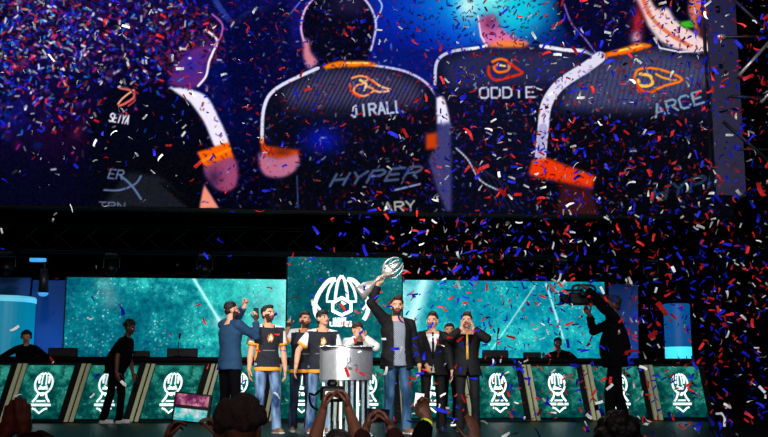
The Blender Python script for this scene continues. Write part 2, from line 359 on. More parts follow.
def person(label, px, D, H=1.78, rz=0., lean=(0, 0), tw=0., yaw=0., pitch=0., roll=0., R=None, L=None, feet=None, top='tee', legs='denim_d', shoes='shoe',
           skin='skin_tan', hair='hair', style='short', beard=False, base=DECK, voxel=.0078, drop_hip=0., group=None, loc=None, fat=0., extra=None, body_label=None):
    """faces the audience (-y) at rz=0; R is the arm on the -x side, L on the +x side: (wrist, pole, hand dir, palm normal, pose)"""
    s = H/1.78
    root = thing('person', label, 'person', loc or col(px, D, base), math.radians(rz), group)
    tw = math.radians(tw); K = {'tw': tw, 'fat': fat}
    K['P'] = np.array([0, 0, .96 - drop_hip]); K['S'] = K['P'] + np.array([lean[0], lean[1], .50 - .35*(lean[0]**2 + lean[1]**2)])
    ux = np.array([math.cos(tw), math.sin(tw), 0])
    N = K['S'] + np.array([lean[0]*.1, lean[1]*.1 + .005, .03]); Hc = N + np.array([lean[0]*.2, lean[1]*.25 - .02, .165])
    Rh = rotz(math.radians(yaw)) @ rotx(math.radians(pitch)) @ roty(math.radians(roll)); K['N'] = N; Hc = Hc - np.array([0, 0, .028]); K['Hc'] = Hc
    arms = []
    for sd, A in ((-1, R), (1, L)):
        if A is None: A = ((sd*.27, -.03, .80), (sd*.3, 1, 0), (0, -.15, -1), (-sd, 0, 0), 'relax')
        W = np.array(A[0], float); up = max(0., min(1., (W[2]-1.2)/.6))
        Sh = K['S'] + ux*sd*(.178 - .015*up) + np.array([0, 0, -.062 + .055*up]); E, W = ik(Sh, W, .285, .255, A[1])
        arms.append((sd, Sh, E, W, np.array(A[2], float), np.array(A[3], float), A[4]))
    feet = feet or (((-.12, 0, 0), -8), ((.12, 0, 0), 8)); lg = []
    for sd, (fp, fa) in zip((-1, 1), feet):
        hip = K['P'] + np.array([sd*.09, 0, -.03]); an = np.array(fp, float) + np.array([0, .03, .085]); kn, an = ik(hip, an, .43, .42, (sd*.1, -1, 0)); lg.append((sd, hip, kn, an, math.radians(fa), np.array(fp, float)))
    K['arms'] = arms; K['lg'] = lg
    # --- body
    g = G(); torso(g, K, 0.)
    g.cap(N - (0, 0, .05), Hc - (0, -.012, .06), .058, .054, 14)
    for sd, Sh, E, W, hd, hn, pose in arms:
        g.cap(N + (0, 0, -.03), Sh, .045, .052); g.cap(Sh, E, .054, .042); g.cap(E, E + (W-E)*.35, .042, .043); g.cap(E + (W-E)*.35, W, .043, .027)
        hand(g, W, hd, hn, np.cross(hd, hn)*sd*-1 if False else (np.cross(hn, hd)*sd), pose)
    for sd, hip, kn, an, fa, fp in lg:
        g.cap(hip, kn, .082, .056); g.cap(kn, kn + (an-kn)*.3, .055, .056); g.cap(kn + (an-kn)*.3, an, .056, .038)
        g.cap(an - (0, 0, .03), fp + rotz(fa) @ np.array([0, -.13, .03]), .035, .028)
    h = lambda x, y, z: Hc + Rh @ np.array([x, y, z])
    g.ell(h(0, .012, .025), (.078, .094, .092), Rh); g.ell(h(0, -.022, -.028), (.066, .068, .076), Rh); g.ell(h(0, -.05, -.075), (.034, .034, .028), Rh)
    g.cap(h(0, -.082, .012), h(0, -.104, -.022), .009, .0135, 8); g.cap(h(-.012, -.092, -.026), h(.012, -.092, -.026), .009, .009, 8)
    g.cap(h(-.035, -.074, .024), h(.035, -.074, .024), .012, .012, 8); g.cap(h(-.018, -.082, -.052), h(.018, -.082, -.052), .0085, .0085, 8)
    for sd in (-1, 1): g.ell(h(sd*.080, .008, -.006), (.010, .022, .034), Rh); g.ell(h(sd*.04, -.058, -.018), (.022, .022, .022), Rh)
    def paint(c):
        q = (c - Hc) @ Rh; x, y, z = np.abs(q[:, 0]), q[:, 1], q[:, 2]; out = np.zeros(len(c)); fr = (y < -.045) & (np.abs(z) < .13) & (x < .08)
        if beard: out[((y < -.0) & (z < -.060) & (z > -.125)) | ((y < .0) & (x > .046) & (x < .07) & (z < -.012) & (z > -.1)) | ((y < -.06) & (x < .034) & (z > -.046) & (z < -.034)) | ((y < -.04) & (x > .03) & (x < .06) & (z < -.04) & (z > -.08))] = 4
        out[fr & (z < -.044) & (z > -.061) & (x < .026) & (y < -.075)] = 3
        out[fr & (((x-.031)/.017)**2 + ((z-.004)/.0085)**2 < 1)] = 1
        out[fr & (((x-.031)/.0085)**2 + ((z-.004)/.009)**2 < 1)] = 2
        out[fr & (x > .012) & (x < .052) & (z > .0195) & (z < .032)] = 5
        return out
    me = remeshed(g, 'body', [skin, 'eyew', 'eyed', 'lips', 'beard', hair], voxel, 1, paint=paint); me.transform(Matrix.Scale(s, 4))
    body = link('body', me, root, label=body_label)
    def cloth(nm, gg, mats, vx=.012, **kw):
        lb = kw.pop('label', None); par = kw.pop('par', root); m_ = remeshed(gg, nm, mats, vx, **kw); m_.transform(Matrix.Scale(s, 4)); return link(nm, m_, par, label=lb)
    # --- hair
    g = G()
    if style == 'short': g.ell(h(0, .03, .045), (.087, .094, .088), Rh); g.ell(h(0, -.028, .092), (.058, .058, .034), Rh); g.ell(h(0, .05, -.015), (.07, .06, .06), Rh)
    elif style == 'crop': g.ell(h(0, .026, .044), (.083, .092, .084), Rh); g.ell(h(0, .045, -.01), (.07, .06, .06), Rh)
    elif style == 'quiff':
        g.ell(h(0, .03, .05), (.088, .094, .088), Rh); g.ell(h(0, .05, -.015), (.073, .06, .06), Rh); g.ell(h(.01, -.045, .108), (.06, .05, .036), Rh @ rotx(-.4))
    elif style == 'fringe': g.ell(h(0, .022, .05), (.09, .1, .09), Rh); g.ell(h(0, -.062, .078), (.062, .032, .032), Rh); g.ell(h(0, .05, -.02), (.078, .06, .065), Rh)
    elif style == 'curly':
        for i in range(46):
            a, b_ = random.uniform(0, 2*PI), random.uniform(-.3, 1.4); r = .092; q = (r*math.cos(a)*math.cos(b_), .025 + r*math.sin(a)*math.cos(b_), .035 + .1*math.sin(b_))
            if q[1] < -.03 and q[2] < .08: continue
            g.ell(h(*q), (.028, .028, .028), Rh, 8)
        g.ell(h(0, .028, .05), (.09, .095, .09), Rh)
    elif style == 'cap': g.ell(h(0, .012, .055), (.085, .1, .078), Rh); g.box(h(0, -.115, .062), (.12, .1, .012), Rh, bev=.005)
    if style == 'cap': cloth('cap', g, 'darkcloth', .008, smooth=2)
    else: cloth('hair', g, hair, .008, smooth=1, wrinkle=.0045)
    # --- legs
    if legs:
        g = G(); torso(g, K, .012, -.19, .12)
        for sd, hip, kn, an, fa, fp in lg:
            dn = nrm(an-kn); g.tube([hip + (0, 0, .05), hip, kn, kn + (an-kn)*.5, an + dn*.03], [.088, .092, .073, .069, .066], 14)
            g.ell(hip, (.08, .095, .1))
        cloth('trousers', g, legs, .012, smooth=2, wrinkle=.006)
    for sd, hip, kn, an, fa, fp in lg:
        g = G(); Rf = rotz(fa); q = lambda x, y, z: fp + Rf @ np.array([x, y, z])
        g.cap(q(0, .05, .045), q(0, -.12, .035), .045, .04); g.cap(q(0, .045, .05), q(0, .04, .09), .044, .042); g.box(q(0, -.04, .012), (.085, .27, .024), Rf, bev=.01)
        m_ = remeshed(g, 'shoe', [shoes, 'sneaker' if shoes != 'shoe' else 'shoe'], .011, 1, paint=lambda c, z0=fp[2]: (c[:, 2] < z0+.022)*1.); m_.transform(Matrix.Scale(s, 4))
        mi = min(v.co.z for v in m_.vertices)
        if abs(fp[2]) < .001: m_.transform(Matrix.Translation((0, 0, -mi)))
        link('shoe', m_, root)
    # --- tops
    def sleeves(g, e, frac, taper=0., flare=0.):
        for sd, Sh, E, W, *_ in arms:
            g.cap(K['N'] + (0, 0, -.03), Sh, .042+e*.6, .054+e)
            if frac <= 1: g.tube([Sh + (K['S']-Sh)*.15, Sh, Sh + (E-Sh)*frac], [.05+e, .056+e, .052+e+flare], 14)
            else:
                pe = E + (W-E)*(frac-1); g.tube([Sh, Sh + (E-Sh)*.5, E, E + (W-E)*.3, pe], [.056+e, .052+e, .047+e, .044+e, .034+e], 14); g.ell(E, (.047+e,)*3)
            g.ell(Sh, (.056+e,)*3)
    def armt(c):
        """for each face: distance to and parameter along the nearest arm"""
        bd = np.full(len(c), 9.); bt = np.zeros(len(c))
        for sd, Sh, E, W, *_ in arms:
            d = E-Sh; t = np.clip(((c-Sh) @ d)/(d @ d), 0, 1.2); dist = np.linalg.norm(c - (Sh + t[:, None]*d), axis=1); m_ = dist < bd; bd[m_] = dist[m_]; bt[m_] = t[m_]
        return bd, bt
    Sv, Pv = K['S'], K['P']; fv = np.array([math.sin(tw), -math.cos(tw), 0])
    def loc2(c):
        t = (c[:, 2]-Pv[2])/(Sv[2]-Pv[2]); cen = Pv + (Sv-Pv)*t[:, None]; q = c-cen; return t, q @ ux, q @ fv
    if top == 'jersey':
        g = G(); torso(g, K, .018, -.22, 1.02, .004); sleeves(g, .014, .72, flare=.012)
        def pj(c):
            t, x, y = loc2(c); out = np.zeros(len(c)); bd, bt = armt(c)
            zs = (t-.9)*.5; out[(bd < .1) & (bt > .02) & ((np.abs(x) > .205) | (zs > .022)) & (np.abs(x) > .14)] = 1; out[(zs > .034) & (np.abs(x) > .085)] = 1; out[(bd < .1) & (bt > .60) & (np.abs(x) > .12)] = 2
            out[(t < -.12)] = 2; rr = np.hypot(x, y); out[(t > .985) & (rr < .085)] = 2
            e_ = ((x-.01)/.042)**2 + ((t-.66)/.12)**2; w_ = np.sin(x*150 + t*40); out[(y > 0) & (e_ < 1) & (w_ > -.2)] = 2; out[(y > 0) & (e_ < .35) & (w_ < .4)] = 1
            out[(y > 0) & (np.abs(x) < .09) & (t > .31) & (t < .34)] = 3; return out
        cloth('jersey', g, ['jersey', 'white', 'orange', 'grey'], .0105, wrinkle=.006, paint=pj)
    elif top in ('tee', 'sweater', 'darktop', 'redtop'):
        mt = {'tee': 'darkcloth', 'sweater': 'sweater', 'darktop': 'darkcloth', 'redtop': 'redcloth'}[top]
        g = G(); torso(g, K, .022, -.24, 1.02, .012); sleeves(g, .016, .75 if top == 'tee' else 1.88)
        cloth('sweater' if top == 'sweater' else 'shirt', g, mt, .012, wrinkle=.007)
    elif top.startswith('suit'):
        grey = top == 'suit_grey'; open_ = top in ('suit_grey', 'suit_jersey')
        sm = {'suit_grey': 'shirtgrey', 'suit_white': 'white', 'suit_gold': 'darkcloth', 'suit_jersey': 'jersey'}[top]
        g = G(); torso(g, K, .016, -.2, 1.04, .0)
        cloth('shirt', g, sm, .011, wrinkle=.003)
        g = G(); torso(g, K, .036, -.27, 1.03, .024); sleeves(g, .022, 1.9)
        w_top, w_low = (.085, .075) if open_ else (.095, .0)
        def dr(c):
            t, x, y = loc2(c)
            if open_: w = np.where(t > .2, .075 + .0*t, .07 + .04*(.2-t))
            else: w = np.where(t > .30, w_top*np.clip((t-.30)/.6, 0, 1), np.where(t < .05, .10*np.clip(.05-t, 0, 1), 0))
            cut = (y > 0) & (np.abs(x) < w); rr = np.hypot(x, y)
            return cut | ((t > 1.0) & (rr < .07))
        cloth('jacket', g, 'white' if top == 'suit_jersey' else 'suit', .0105, wrinkle=.007, drop=dr, label='white striped track jacket' if top == 'suit_jersey' else None)
        if top in ('suit_white', 'suit_gold'):
            g = G(); a = Sv + fv*.10 + np.array([0, 0, -.0]); b_ = Pv + (Sv-Pv)*.62 + fv*.135; c_ = Pv + (Sv-Pv)*.2 + fv*.13
            g.ell(a + (0, 0, -.02), (.018, .012, .02)); u = ux
            for p0, p1, w0, w1 in ((a + (0, 0, -.03), b_, .011, .017), (b_, c_, .017, .02)):
                g.add([p0-u*w0, p0+u*w0, p1+u*w1, p1-u*w1, p0-u*w0+fv*.008, p0+u*w0+fv*.008, p1+u*w1+fv*.008, p1-u*w1+fv*.008], [(0, 1, 2, 3), (7, 6, 5, 4), (0, 4, 5, 1), (1, 5, 6, 2), (2, 6, 7, 3), (3, 7, 4, 0)])
            m_ = g.mesh('tie', 'gold' if top == 'suit_gold' else 'suit', True); m_.transform(Matrix.Scale(s, 4)); link('tie', m_, root)
    if extra: extra(root, K, h, s)
    bpy.context.view_layer.update()
    Mx = root.matrix_world
    def wp(p): return Mx @ Vector((np.asarray(p, float)*s).tolist())
    return root, K, wp

# ------------------------------------------------------------------ setting
YS = 19.3     # big screen plane
YL = 21.6     # LED wall plane
g = G(); g.box((1, 18.2, DECK-.1), (24, 11.4, .2)); struct('floor_stage', g, 'deck')
g = G(); g.box((1, 12.48, .6), (24, .04, 1.2)); struct('trim_1', g, 'black')
g = G(); g.box((1, 7, -.05), (26, 36, .1)); struct('floor', g, 'concrete')
g = G(); g.box((1, 24.0, 6.5), (26, .2, 13.2)); struct('wall_back', g, 'blackmatte')
g = G(); g.box((-12, 7, 6.5), (.2, 34, 13.2)); struct('wall_left', g, 'blackmatte')
g = G(); g.box((14, 7, 6.5), (.2, 34, 13.2)); struct('wall_right', g, 'blackmatte')
g = G(); g.box((1, 7, 13.1), (26, 34, .2)); struct('ceiling', g, 'blackmatte')

# ------------------------------------------------------------------ painted picture of the big screen
FONT = {'S': [[(4, 5.4), (3, 6), (1, 6), (0, 5), (0, 4), (1, 3.2), (3, 2.8), (4, 2), (4, 1), (3, 0), (1, 0), (0, .6)]], 'E': [[(4, 6), (0, 6), (0, 0), (4, 0)], [(0, 3), (3.2, 3)]],
 'I': [[(2, 0), (2, 6)]], 'Y': [[(0, 6), (2, 3), (4, 6)], [(2, 3), (2, 0)]], 'A': [[(0, 0), (2, 6), (4, 0)], [(.8, 2), (3.2, 2)]], 'J': [[(3, 6), (3, 1), (2, 0), (1, 0), (0, 1)]],
 'R': [[(0, 0), (0, 6), (3, 6), (4, 5), (4, 4), (3, 3), (0, 3)], [(2, 3), (4, 0)]], 'L': [[(0, 6), (0, 0), (3.6, 0)]], 'O': [[(1, 0), (0, 1), (0, 5), (1, 6), (3, 6), (4, 5), (4, 1), (3, 0), (1, 0)]],
 'D': [[(0, 0), (0, 6), (2.6, 6), (4, 4.6), (4, 1.4), (2.6, 0), (0, 0)]], 'C': [[(4, 5), (3, 6), (1, 6), (0, 5), (0, 1), (1, 0), (3, 0), (4, 1)]], 'H': [[(0, 0), (0, 6)], [(4, 0), (4, 6)], [(0, 3), (4, 3)]],
 'P': [[(0, 0), (0, 6), (3, 6), (4, 5), (4, 4), (3, 3), (0, 3)]], 'X': [[(0, 0), (4, 6)], [(0, 6), (4, 0)]], 'U': [[(0, 6), (0, 1), (1, 0), (3, 0), (4, 1), (4, 6)]], 'N': [[(0, 0), (0, 6), (4, 0), (4, 6)]],
 'G': [[(4, 5), (3, 6), (1, 6), (0, 5), (0, 1), (1, 0), (3, 0), (4, 1), (4, 3), (2.4, 3)]], 'F': [[(0, 0), (0, 6), (4, 6)], [(0, 3), (3, 3)]], 'T': [[(0, 6), (4, 6)], [(2, 6), (2, 0)]], '1': [[(1, 5), (2, 6), (2, 0)]]}
SS = 1.5; X0, X1, Y0, Y1 = -40, 740, -70, 222   # picture area, in photograph units
CW, CH = int((X1-X0)*SS), int((Y1-Y0)*SS)
cv = np.zeros((CH, CW, 3)); YY, XX = np.mgrid[0:CH, 0:CW]; XX = XX/SS + X0; YY = YY/SS + Y0
def blur(m, r):
    r = int(round(r*SS))
    if r < 1: return m
    for _ in range(2):
        for ax in (0, 1):
            c = np.cumsum(np.pad(m, [(r+1, r) if a == ax else (0, 0) for a in (0, 1)], mode='edge'), axis=ax); n = m.shape[ax]
            m = (np.take(c, range(2*r+1, 2*r+1+n), ax) - np.take(c, range(0, n), ax))/(2*r+1)
    return m
def window(x0, y0, x1, y1):
    return slice(max(0, int((y0-Y0)*SS)), max(0, min(CH, int((y1-Y0)*SS)+1))), slice(max(0, int((x0-X0)*SS)), max(0, min(CW, int((x1-X0)*SS)+1)))
def blend(w, m, c, a=1.):
    m = (m*a)[..., None]; c = np.array(c, float) if not isinstance(c, np.ndarray) else c; cv[w] = cv[w]*(1-m) + c*m
def poly(pts, c, a=1., b=.6):
    xs, ys = [p[0] for p in pts], [p[1] for p in pts]; w = window(min(xs)-b*3-1, min(ys)-b*3-1, max(xs)+b*3+1, max(ys)+b*3+1); x, y = XX[w], YY[w]; ins = np.zeros(x.shape, bool); n = len(pts)
    for i in range(n):
        (xa, ya), (xb, yb) = pts[i], pts[(i+1) % n]
        if ya == yb: continue
        ins ^= ((ya > y) != (yb > y)) & (x < (xb-xa)*(y-ya)/(yb-ya)+xa)
    blend(w, blur(ins.astype(float), b), c, a)
def stroke(pts, wd, c, a=1., soft=.7):
    for (xa, ya), (xb, yb) in zip(pts[:-1], pts[1:]):
        w = window(min(xa, xb)-wd-1, min(ya, yb)-wd-1, max(xa, xb)+wd+1, max(ya, yb)+wd+1); x, y = XX[w], YY[w]
        if x.size == 0: continue
        dx, dy = xb-xa, yb-ya; t = np.clip(((x-xa)*dx+(y-ya)*dy)/(dx*dx+dy*dy+1e-9), 0, 1); d = np.hypot(x-xa-t*dx, y-ya-t*dy)
        blend(w, np.clip((wd/2-d)/soft+.5, 0, 1), c, a)
def spline(pts, n=6):
    out = []
    for i in range(len(pts)-1):
        p0, p1, p2, p3 = [np.array(pts[max(0, min(len(pts)-1, i+k))], float) for k in (-1, 0, 1, 2)]
        for t in np.arange(n)/n: out.append(tuple(.5*(2*p1+(p2-p0)*t+(2*p0-5*p1+4*p2-p3)*t*t+(3*p1-p0-3*p2+p3)*t**3)))
    out.append(tuple(pts[-1])); return out
def glow(x, y, rx, ry, c, a=1.):
    m = np.exp(-((XX-x)/rx)**2-((YY-y)/ry)**2)*a; cv[:] = cv + (np.array(c)-cv)*m[..., None]
def text(s, x, y, w, h, ang, c, wd=1.3, slant=0., a=1.):
    ca, sa = math.cos(math.radians(ang)), math.sin(math.radians(ang)); cw = w/len(s)
    for i, ch in enumerate(s):
        for ln in FONT[ch]:
            pts = []
            for u, v in ln: lx = i*cw + u/4*cw*.72 + slant*v/6*h; ly = v/6*h; pts.append((x+lx*ca-ly*-sa*-1*-1 if False else x+lx*ca-ly*sa*-1*-1, y-lx*sa-ly*ca))
            stroke(pts, wd, c, a)
cv[:] = (8, 10, 44)
glow(40, 50, 110, 80, (26, 18, 82)); glow(100, 10, 90, 40, (50, 24, 96), .8); glow(225, 60, 60, 90, (8, 22, 104)); glow(300, 10, 60, 60, (30, 24, 110))
glow(455, 25, 100, 66, (14, 78, 215)); glow(400, 10, 50, 50, (10, 50, 190), .8); glow(488, -2, 66, 36, (0, 190, 235)); glow(500, -5, 28, 28, (200, 250, 240)); glow(520, 10, 24, 24, (20, 205, 225)); glow(467, 6, 12, 14, (225, 250, 245), .85)
glow(395, 66, 50, 30, (12, 22, 120), .8); glow(10, 115, 30, 20, (20, 40, 150), .6); glow(60, 130, 40, 30, (70, 10, 60), .5)
stroke([(300, 2), (277, 30), (292, 78)], 1.4, (120, 140, 230), .9); stroke([(391, 44), (392, 64)], 1.8, (110, 130, 220), .8)
stroke(spline([(215, 0), (232, 22), (248, 14), (268, 8)]), 6, (60, 84, 170), .6); poly([(228, 20), (262, 5), (290, 0), (292, 90), (235, 120), (224, 60)], (8, 14, 66), .8, 3)
for i in range(420):
    x, y = random.uniform(-30, 200), random.uniform(-60, 150)
    if random.random() > 1.1-max(0, y-30)/150-max(0, x-120)/150: continue
    r = random.uniform(2, 6); glow_c = random.choice([(40, 50, 200), (150, 30, 90), (20, 90, 210), (90, 40, 150), (8, 6, 24), (190, 90, 140), (6, 6, 20)])
    poly([(x+r*math.cos(k), y+r*.8*math.sin(k)) for k in np.arange(8)*PI/4], glow_c, random.uniform(.15, .4), 1.2)
# player at left
poly(spline([(92, 215), (88, 150), (98, 100), (125, 84), (165, 84), (190, 95), (214, 112), (226, 150), (215, 165), (204, 160), (203, 215)]), (10, 13, 40), .95, 1)
poly([(100, 215), (110, 160), (200, 150), (203, 215)], (16, 18, 32), .8, 4)
for i in range(1300):
    a, r = random.uniform(0, 2*PI), math.sqrt(random.random()); x, y = 185+40*r*math.cos(a), 40+36*r*math.sin(a); dr = random.uniform(0, 6); c = random.choice([(80, 22, 60), (34, 14, 60), (110, 40, 66), (16, 12, 60), (150, 60, 100), (40, 40, 150), (8, 8, 30)])
    stroke([(x, y), (x+3*math.cos(dr), y+3*math.sin(dr))], random.uniform(1, 2), c, .75)
poly(spline([(168, 84), (176, 66), (190, 50), (207, 45), (212, 50), (207, 66), (203, 82), (190, 90)]), (118, 56, 140), .95, 1.2); glow(192, 66, 10, 10, (40, 60, 200), .5)
stroke(spline([(206, 30), (217, 40), (213, 52), (209, 62), (206, 76), (198, 86)]), 2.2, (250, 235, 250), .95); stroke(spline([(212, 14), (222, 24), (221, 36), (214, 46)]), 1.8, (200, 120, 190), .8)
poly(spline([(168, 87), (188, 89), (206, 96), (217, 114), (229, 144), (216, 148), (204, 122), (190, 102)]), (238, 232, 246), 1, .8)
poly([(197, 152), (229, 142), (234, 158), (205, 169)], (250, 120, 10), 1, .8); stroke([(200, 162), (230, 149)], 3, (255, 170, 30), .6)
poly(spline([(203, 168), (233, 157), (238, 178), (232, 190), (218, 190), (205, 176)]), (170, 90, 130), 1, 1); glow(214, 178, 8, 10, (50, 34, 80), .6)
poly([(204, 184), (219, 208), (199, 209)], (240, 160, 140), 1, .8); poly([(128, 172), (160, 176), (198, 209), (100, 209)], (62, 66, 78), .75, 2); poly([(158, 182), (165, 184), (200, 207), (190, 209)], (12, 14, 26), .9, 1)
stroke(spline([(120, 88), (132, 91), (134, 97), (126, 103), (119, 106)]), 2.2, (230, 120, 110)); stroke(spline([(134, 90), (128, 94), (122, 99), (118, 104)]), 1.6, (255, 190, 150)); stroke(spline([(134, 91), (135, 100), (128, 106)]), 1.4, (200, 90, 90))
text('SEIYA', 109, 121, 20, 8, -9, (235, 232, 245), 1.4, .15)
text('ER', 108, 178, 16, 9, -6, (120, 136, 170), 1.4, .2); stroke(spline([(104, 190), (120, 190), (135, 184), (141, 176)]), 1.8, (110, 130, 170)); stroke(spline([(121, 176), (132, 186), (141, 199)]), 2, (110, 130, 170)); text('TRN', 99, 209, 28, 7, -2, (120, 130, 160), 1.2)
# player in the middle
poly(spline([(262, 128), (266, 104), (278, 87), (318, 68), (345, 63), (378, 65), (416, 78), (434, 92), (438, 130), (442, 215), (282, 215), (276, 180)]), (22, 26, 52), 1, 1)
poly([(282, 90), (320, 70), (378, 67), (420, 82), (424, 108), (345, 120), (290, 116)], (104, 98, 136), .8, 5)
for i in range(44): stroke([(286+i*4.4, 66), (262+i*4.4, 112)], 1.5, (20, 20, 44), .55) if 66 < 200 else None
poly([(262, 50), (330, 50), (318, 66), (276, 86), (262, 110)], (12, 16, 74), .97, 1); poly([(380, 50), (470, 50), (470, 110), (440, 110), (434, 90), (416, 76), (380, 64)], (14, 36, 130), .95, 1)
poly([(272, 108), (436, 108), (440, 215), (282, 215)], (17, 19, 42), .8, 6)
stroke(spline([(262, 142), (264, 108), (277, 88), (318, 68)]), 3.4, (225, 226, 245)); stroke(spline([(372, 65), (404, 71), (425, 82), (436, 96), (441, 112)]), 2.4, (215, 210, 240), .9)
glow(322, 140, 20, 14, (12, 34, 190), .9)
poly(spline([(304, 52), (303, 18), (316, -6), (340, -14), (362, -4), (374, 18), (371, 46), (362, 62), (325, 66), (314, 60)]), (14, 14, 44), 1, 1); glow(350, 4, 20, 12, (70, 60, 110), .6)
stroke(spline([(318, -6), (306, 8), (301, 26), (304, 42)]), 2, (230, 190, 235)); stroke(spline([(360, -6), (371, 8), (376, 26), (371, 50)]), 2, (215, 205, 245)); stroke(spline([(374, -6), (382, 6), (375, 22)]), 1.4, (190, 210, 250))
poly(spline([(303, 38), (309, 40), (311, 52), (318, 62), (308, 68), (303, 56)]), (225, 150, 165), .95, 1)
poly(spline([(322, 66), (340, 61), (372, 62), (374, 66), (345, 67), (326, 69)]), (255, 140, 10), 1, .6); stroke([(345, 63), (368, 63)], 1.6, (255, 220, 130))
for pts, w_, c in (([(352, 78), (360, 76), (368, 78), (362, 84), (356, 86), (354, 92), (364, 96), (374, 90), (366, 86)], 2, (255, 170, 110)), ([(350, 84), (352, 92), (360, 97)], 2, (250, 90, 40)), ([(372, 80), (380, 86), (390, 90), (380, 92), (374, 90)], 2, (255, 190, 150)), ([(360, 80), (366, 84), (364, 90)], 2.4, (255, 215, 150)), ([(368, 78), (376, 84)], 1.6, (250, 110, 60))): stroke(spline(pts), w_, c)
text('JIRALL', 352, 117, 54, 11, 6, (190, 200, 225), 2.2)
text('HYPER', 330, 186, 92, 11, 5.5, (82, 100, 134), 2.6, .7); stroke([(395, 190), (420, 184)], 2, (150, 160, 190)); text('ARY', 384, 212, 34, 9, 4, (170, 175, 165), 2)
poly([(260, 134), (266, 146), (299, 150), (297, 162), (262, 156)], (250, 96, 14), 1, 1); poly(spline([(258, 152), (278, 158), (298, 154), (297, 168), (284, 177), (266, 176), (259, 166)]), (205, 130, 160), .95, 1); glow(282, 152, 12, 5, (60, 24, 40), .6)
stroke([(297, 176), (298, 208)], 1.4, (90, 110, 170), .7)
# second from right
poly(spline([(434, 92), (434, 66), (446, 52), (478, 46), (520, 44), (556, 48), (600, 52), (604, 120), (600, 215), (440, 215)]), (22, 26, 58), 1, 1)
poly([(440, 62), (480, 48), (560, 50), (590, 62), (560, 82), (450, 90)], (70, 74, 118), .7, 5)
stroke(spline([(435, 84), (437, 62), (450, 52), (476, 48)]), 3, (205, 205, 235)); stroke(spline([(541, 46), (566, 50), (584, 51), (598, 57)]), 3.6, (235, 232, 246))
poly(spline([(479, 18), (480, 34), (486, 45), (506, 46), (530, 44), (510, 34), (500, 26), (494, 14)]), (230, 130, 180), .95, 1.2); stroke([(478, 16), (481, 36), (487, 46)], 1.6, (255, 235, 250)); poly([(500, 40), (528, 42), (524, 48), (486, 47)], (250, 150, 70), .9, 1); stroke([(470, 49), (486, 46)], 2.6, (240, 240, 250))
glow(490, 22, 9, 9, (70, 24, 70), .5)
stroke(spline([(492, 62), (500, 59), (508, 62), (508, 70), (498, 72), (494, 67), (500, 64)]), 2.4, (255, 130, 40)); stroke(spline([(508, 62), (516, 68), (522, 73), (510, 77), (496, 80), (489, 74), (489, 66)]), 2.6, (220, 62, 22)); stroke([(498, 65), (505, 66)], 2, (255, 220, 160))
text('ODDIE', 480, 98, 58, 10, 1, (205, 205, 225), 2)
poly(spline([(436, 98), (444, 98), (450, 122), (448, 126), (437, 124)]), (236, 232, 250), 1, .6); poly([(437, 124), (451, 122), (452, 212), (447, 212), (437, 190), (428, 160), (436, 145)], (84, 84, 140), .95, 1); poly([(426, 134), (437, 132), (437, 148), (426, 150)], (235, 90, 20), .85, 1)
for i in range(5): stroke([(458+i*7, 148+i*6), (478+i*7, 172+i*3), (500+i*5, 208)], .9, (92, 92, 110), .5)
stroke(spline([(456, 148), (468, 160), (480, 180), (498, 190)]), 1.6, (225, 225, 235), .7)
# right-hand player
poly(spline([(536, 215), (538, 130), (556, 96), (576, 78), (600, 58), (650, 46), (690, 56), (716, 64), (730, 110), (735, 215)]), (34, 36, 62), 1, 1)
poly([(570, 84), (600, 62), (650, 50), (712, 62), (716, 84), (640, 112), (560, 110)], (104, 108, 146), .75, 5)
for i in range(34): stroke([(572+i*5, 60), (560+i*5, 110)], 1.3, (40, 42, 70), .4)
poly([(540, 112), (735, 118), (735, 222), (538, 222)], (13, 14, 30), .8, 7)
poly(spline([(556, -8), (560, 20), (574, 40), (598, 56), (632, 48), (642, 30), (640, -10)]), (14, 18, 62), 1, 2)
stroke(spline([(564, 4), (572, 24), (586, 40), (598, 56)]), 1.6, (150, 120, 200), .9)
poly(spline([(598, 55), (622, 48), (640, 43), (652, 46), (630, 53), (604, 58)]), (255, 130, 0), 1, .7); stroke([(618, 51), (644, 45)], 2, (255, 215, 100))
stroke(spline([(600, 57), (585, 68), (566, 80), (555, 90), (546, 106), (543, 130), (540, 160)]), 11, (224, 220, 240), 1, 1.2); stroke([(543, 128), (540, 160)], 9, (150, 140, 190), .5, 1.2)
poly([(532, 160), (548, 158), (596, 176), (592, 190), (528, 175)], (245, 76, 14), .95, 1.2); poly([(560, 182), (592, 188), (600, 217), (556, 217)], (96, 40, 46), .85, 2)
for pts, w_, c in (([(634, 78), (638, 70), (650, 68), (668, 72), (682, 80), (664, 86), (652, 92)], 2.4, (255, 140, 30)), ([(640, 74), (650, 76), (652, 84), (642, 86), (638, 80)], 3, (255, 200, 100)), ([(634, 76), (638, 86), (646, 92), (656, 90)], 2, (235, 90, 20)), ([(656, 74), (664, 78), (676, 80)], 2, (250, 170, 60))): stroke(spline(pts), w_, c)
text('ARCE', 656, 117, 54, 12, 17, (140, 165, 190), 2.3); text('HYPE', 652, 202, 78, 12, 15, (46, 78, 100), 3, .5)
stroke([(654, 38), (660, 48), (680, 52), (712, 50)], 1.6, (240, 240, 250))
poly([(640, 28), (660, 8), (688, 10), (688, -10), (640, -10)], (10, 8, 16), .9, 2); poly(spline([(634, -6), (646, -8), (656, 8), (668, 8), (676, 20), (700, 36), (714, 40), (714, 50), (690, 52), (664, 44), (648, 26)]), (240, 214, 214), 1, 1)
stroke(spline([(642, -4), (652, 18), (670, 34), (690, 46)]), 4, (226, 130, 96), .8); glow(638, 22, 6, 16, (225, 50, 60), .85); glow(636, 38, 5, 6, (250, 200, 215), .8)
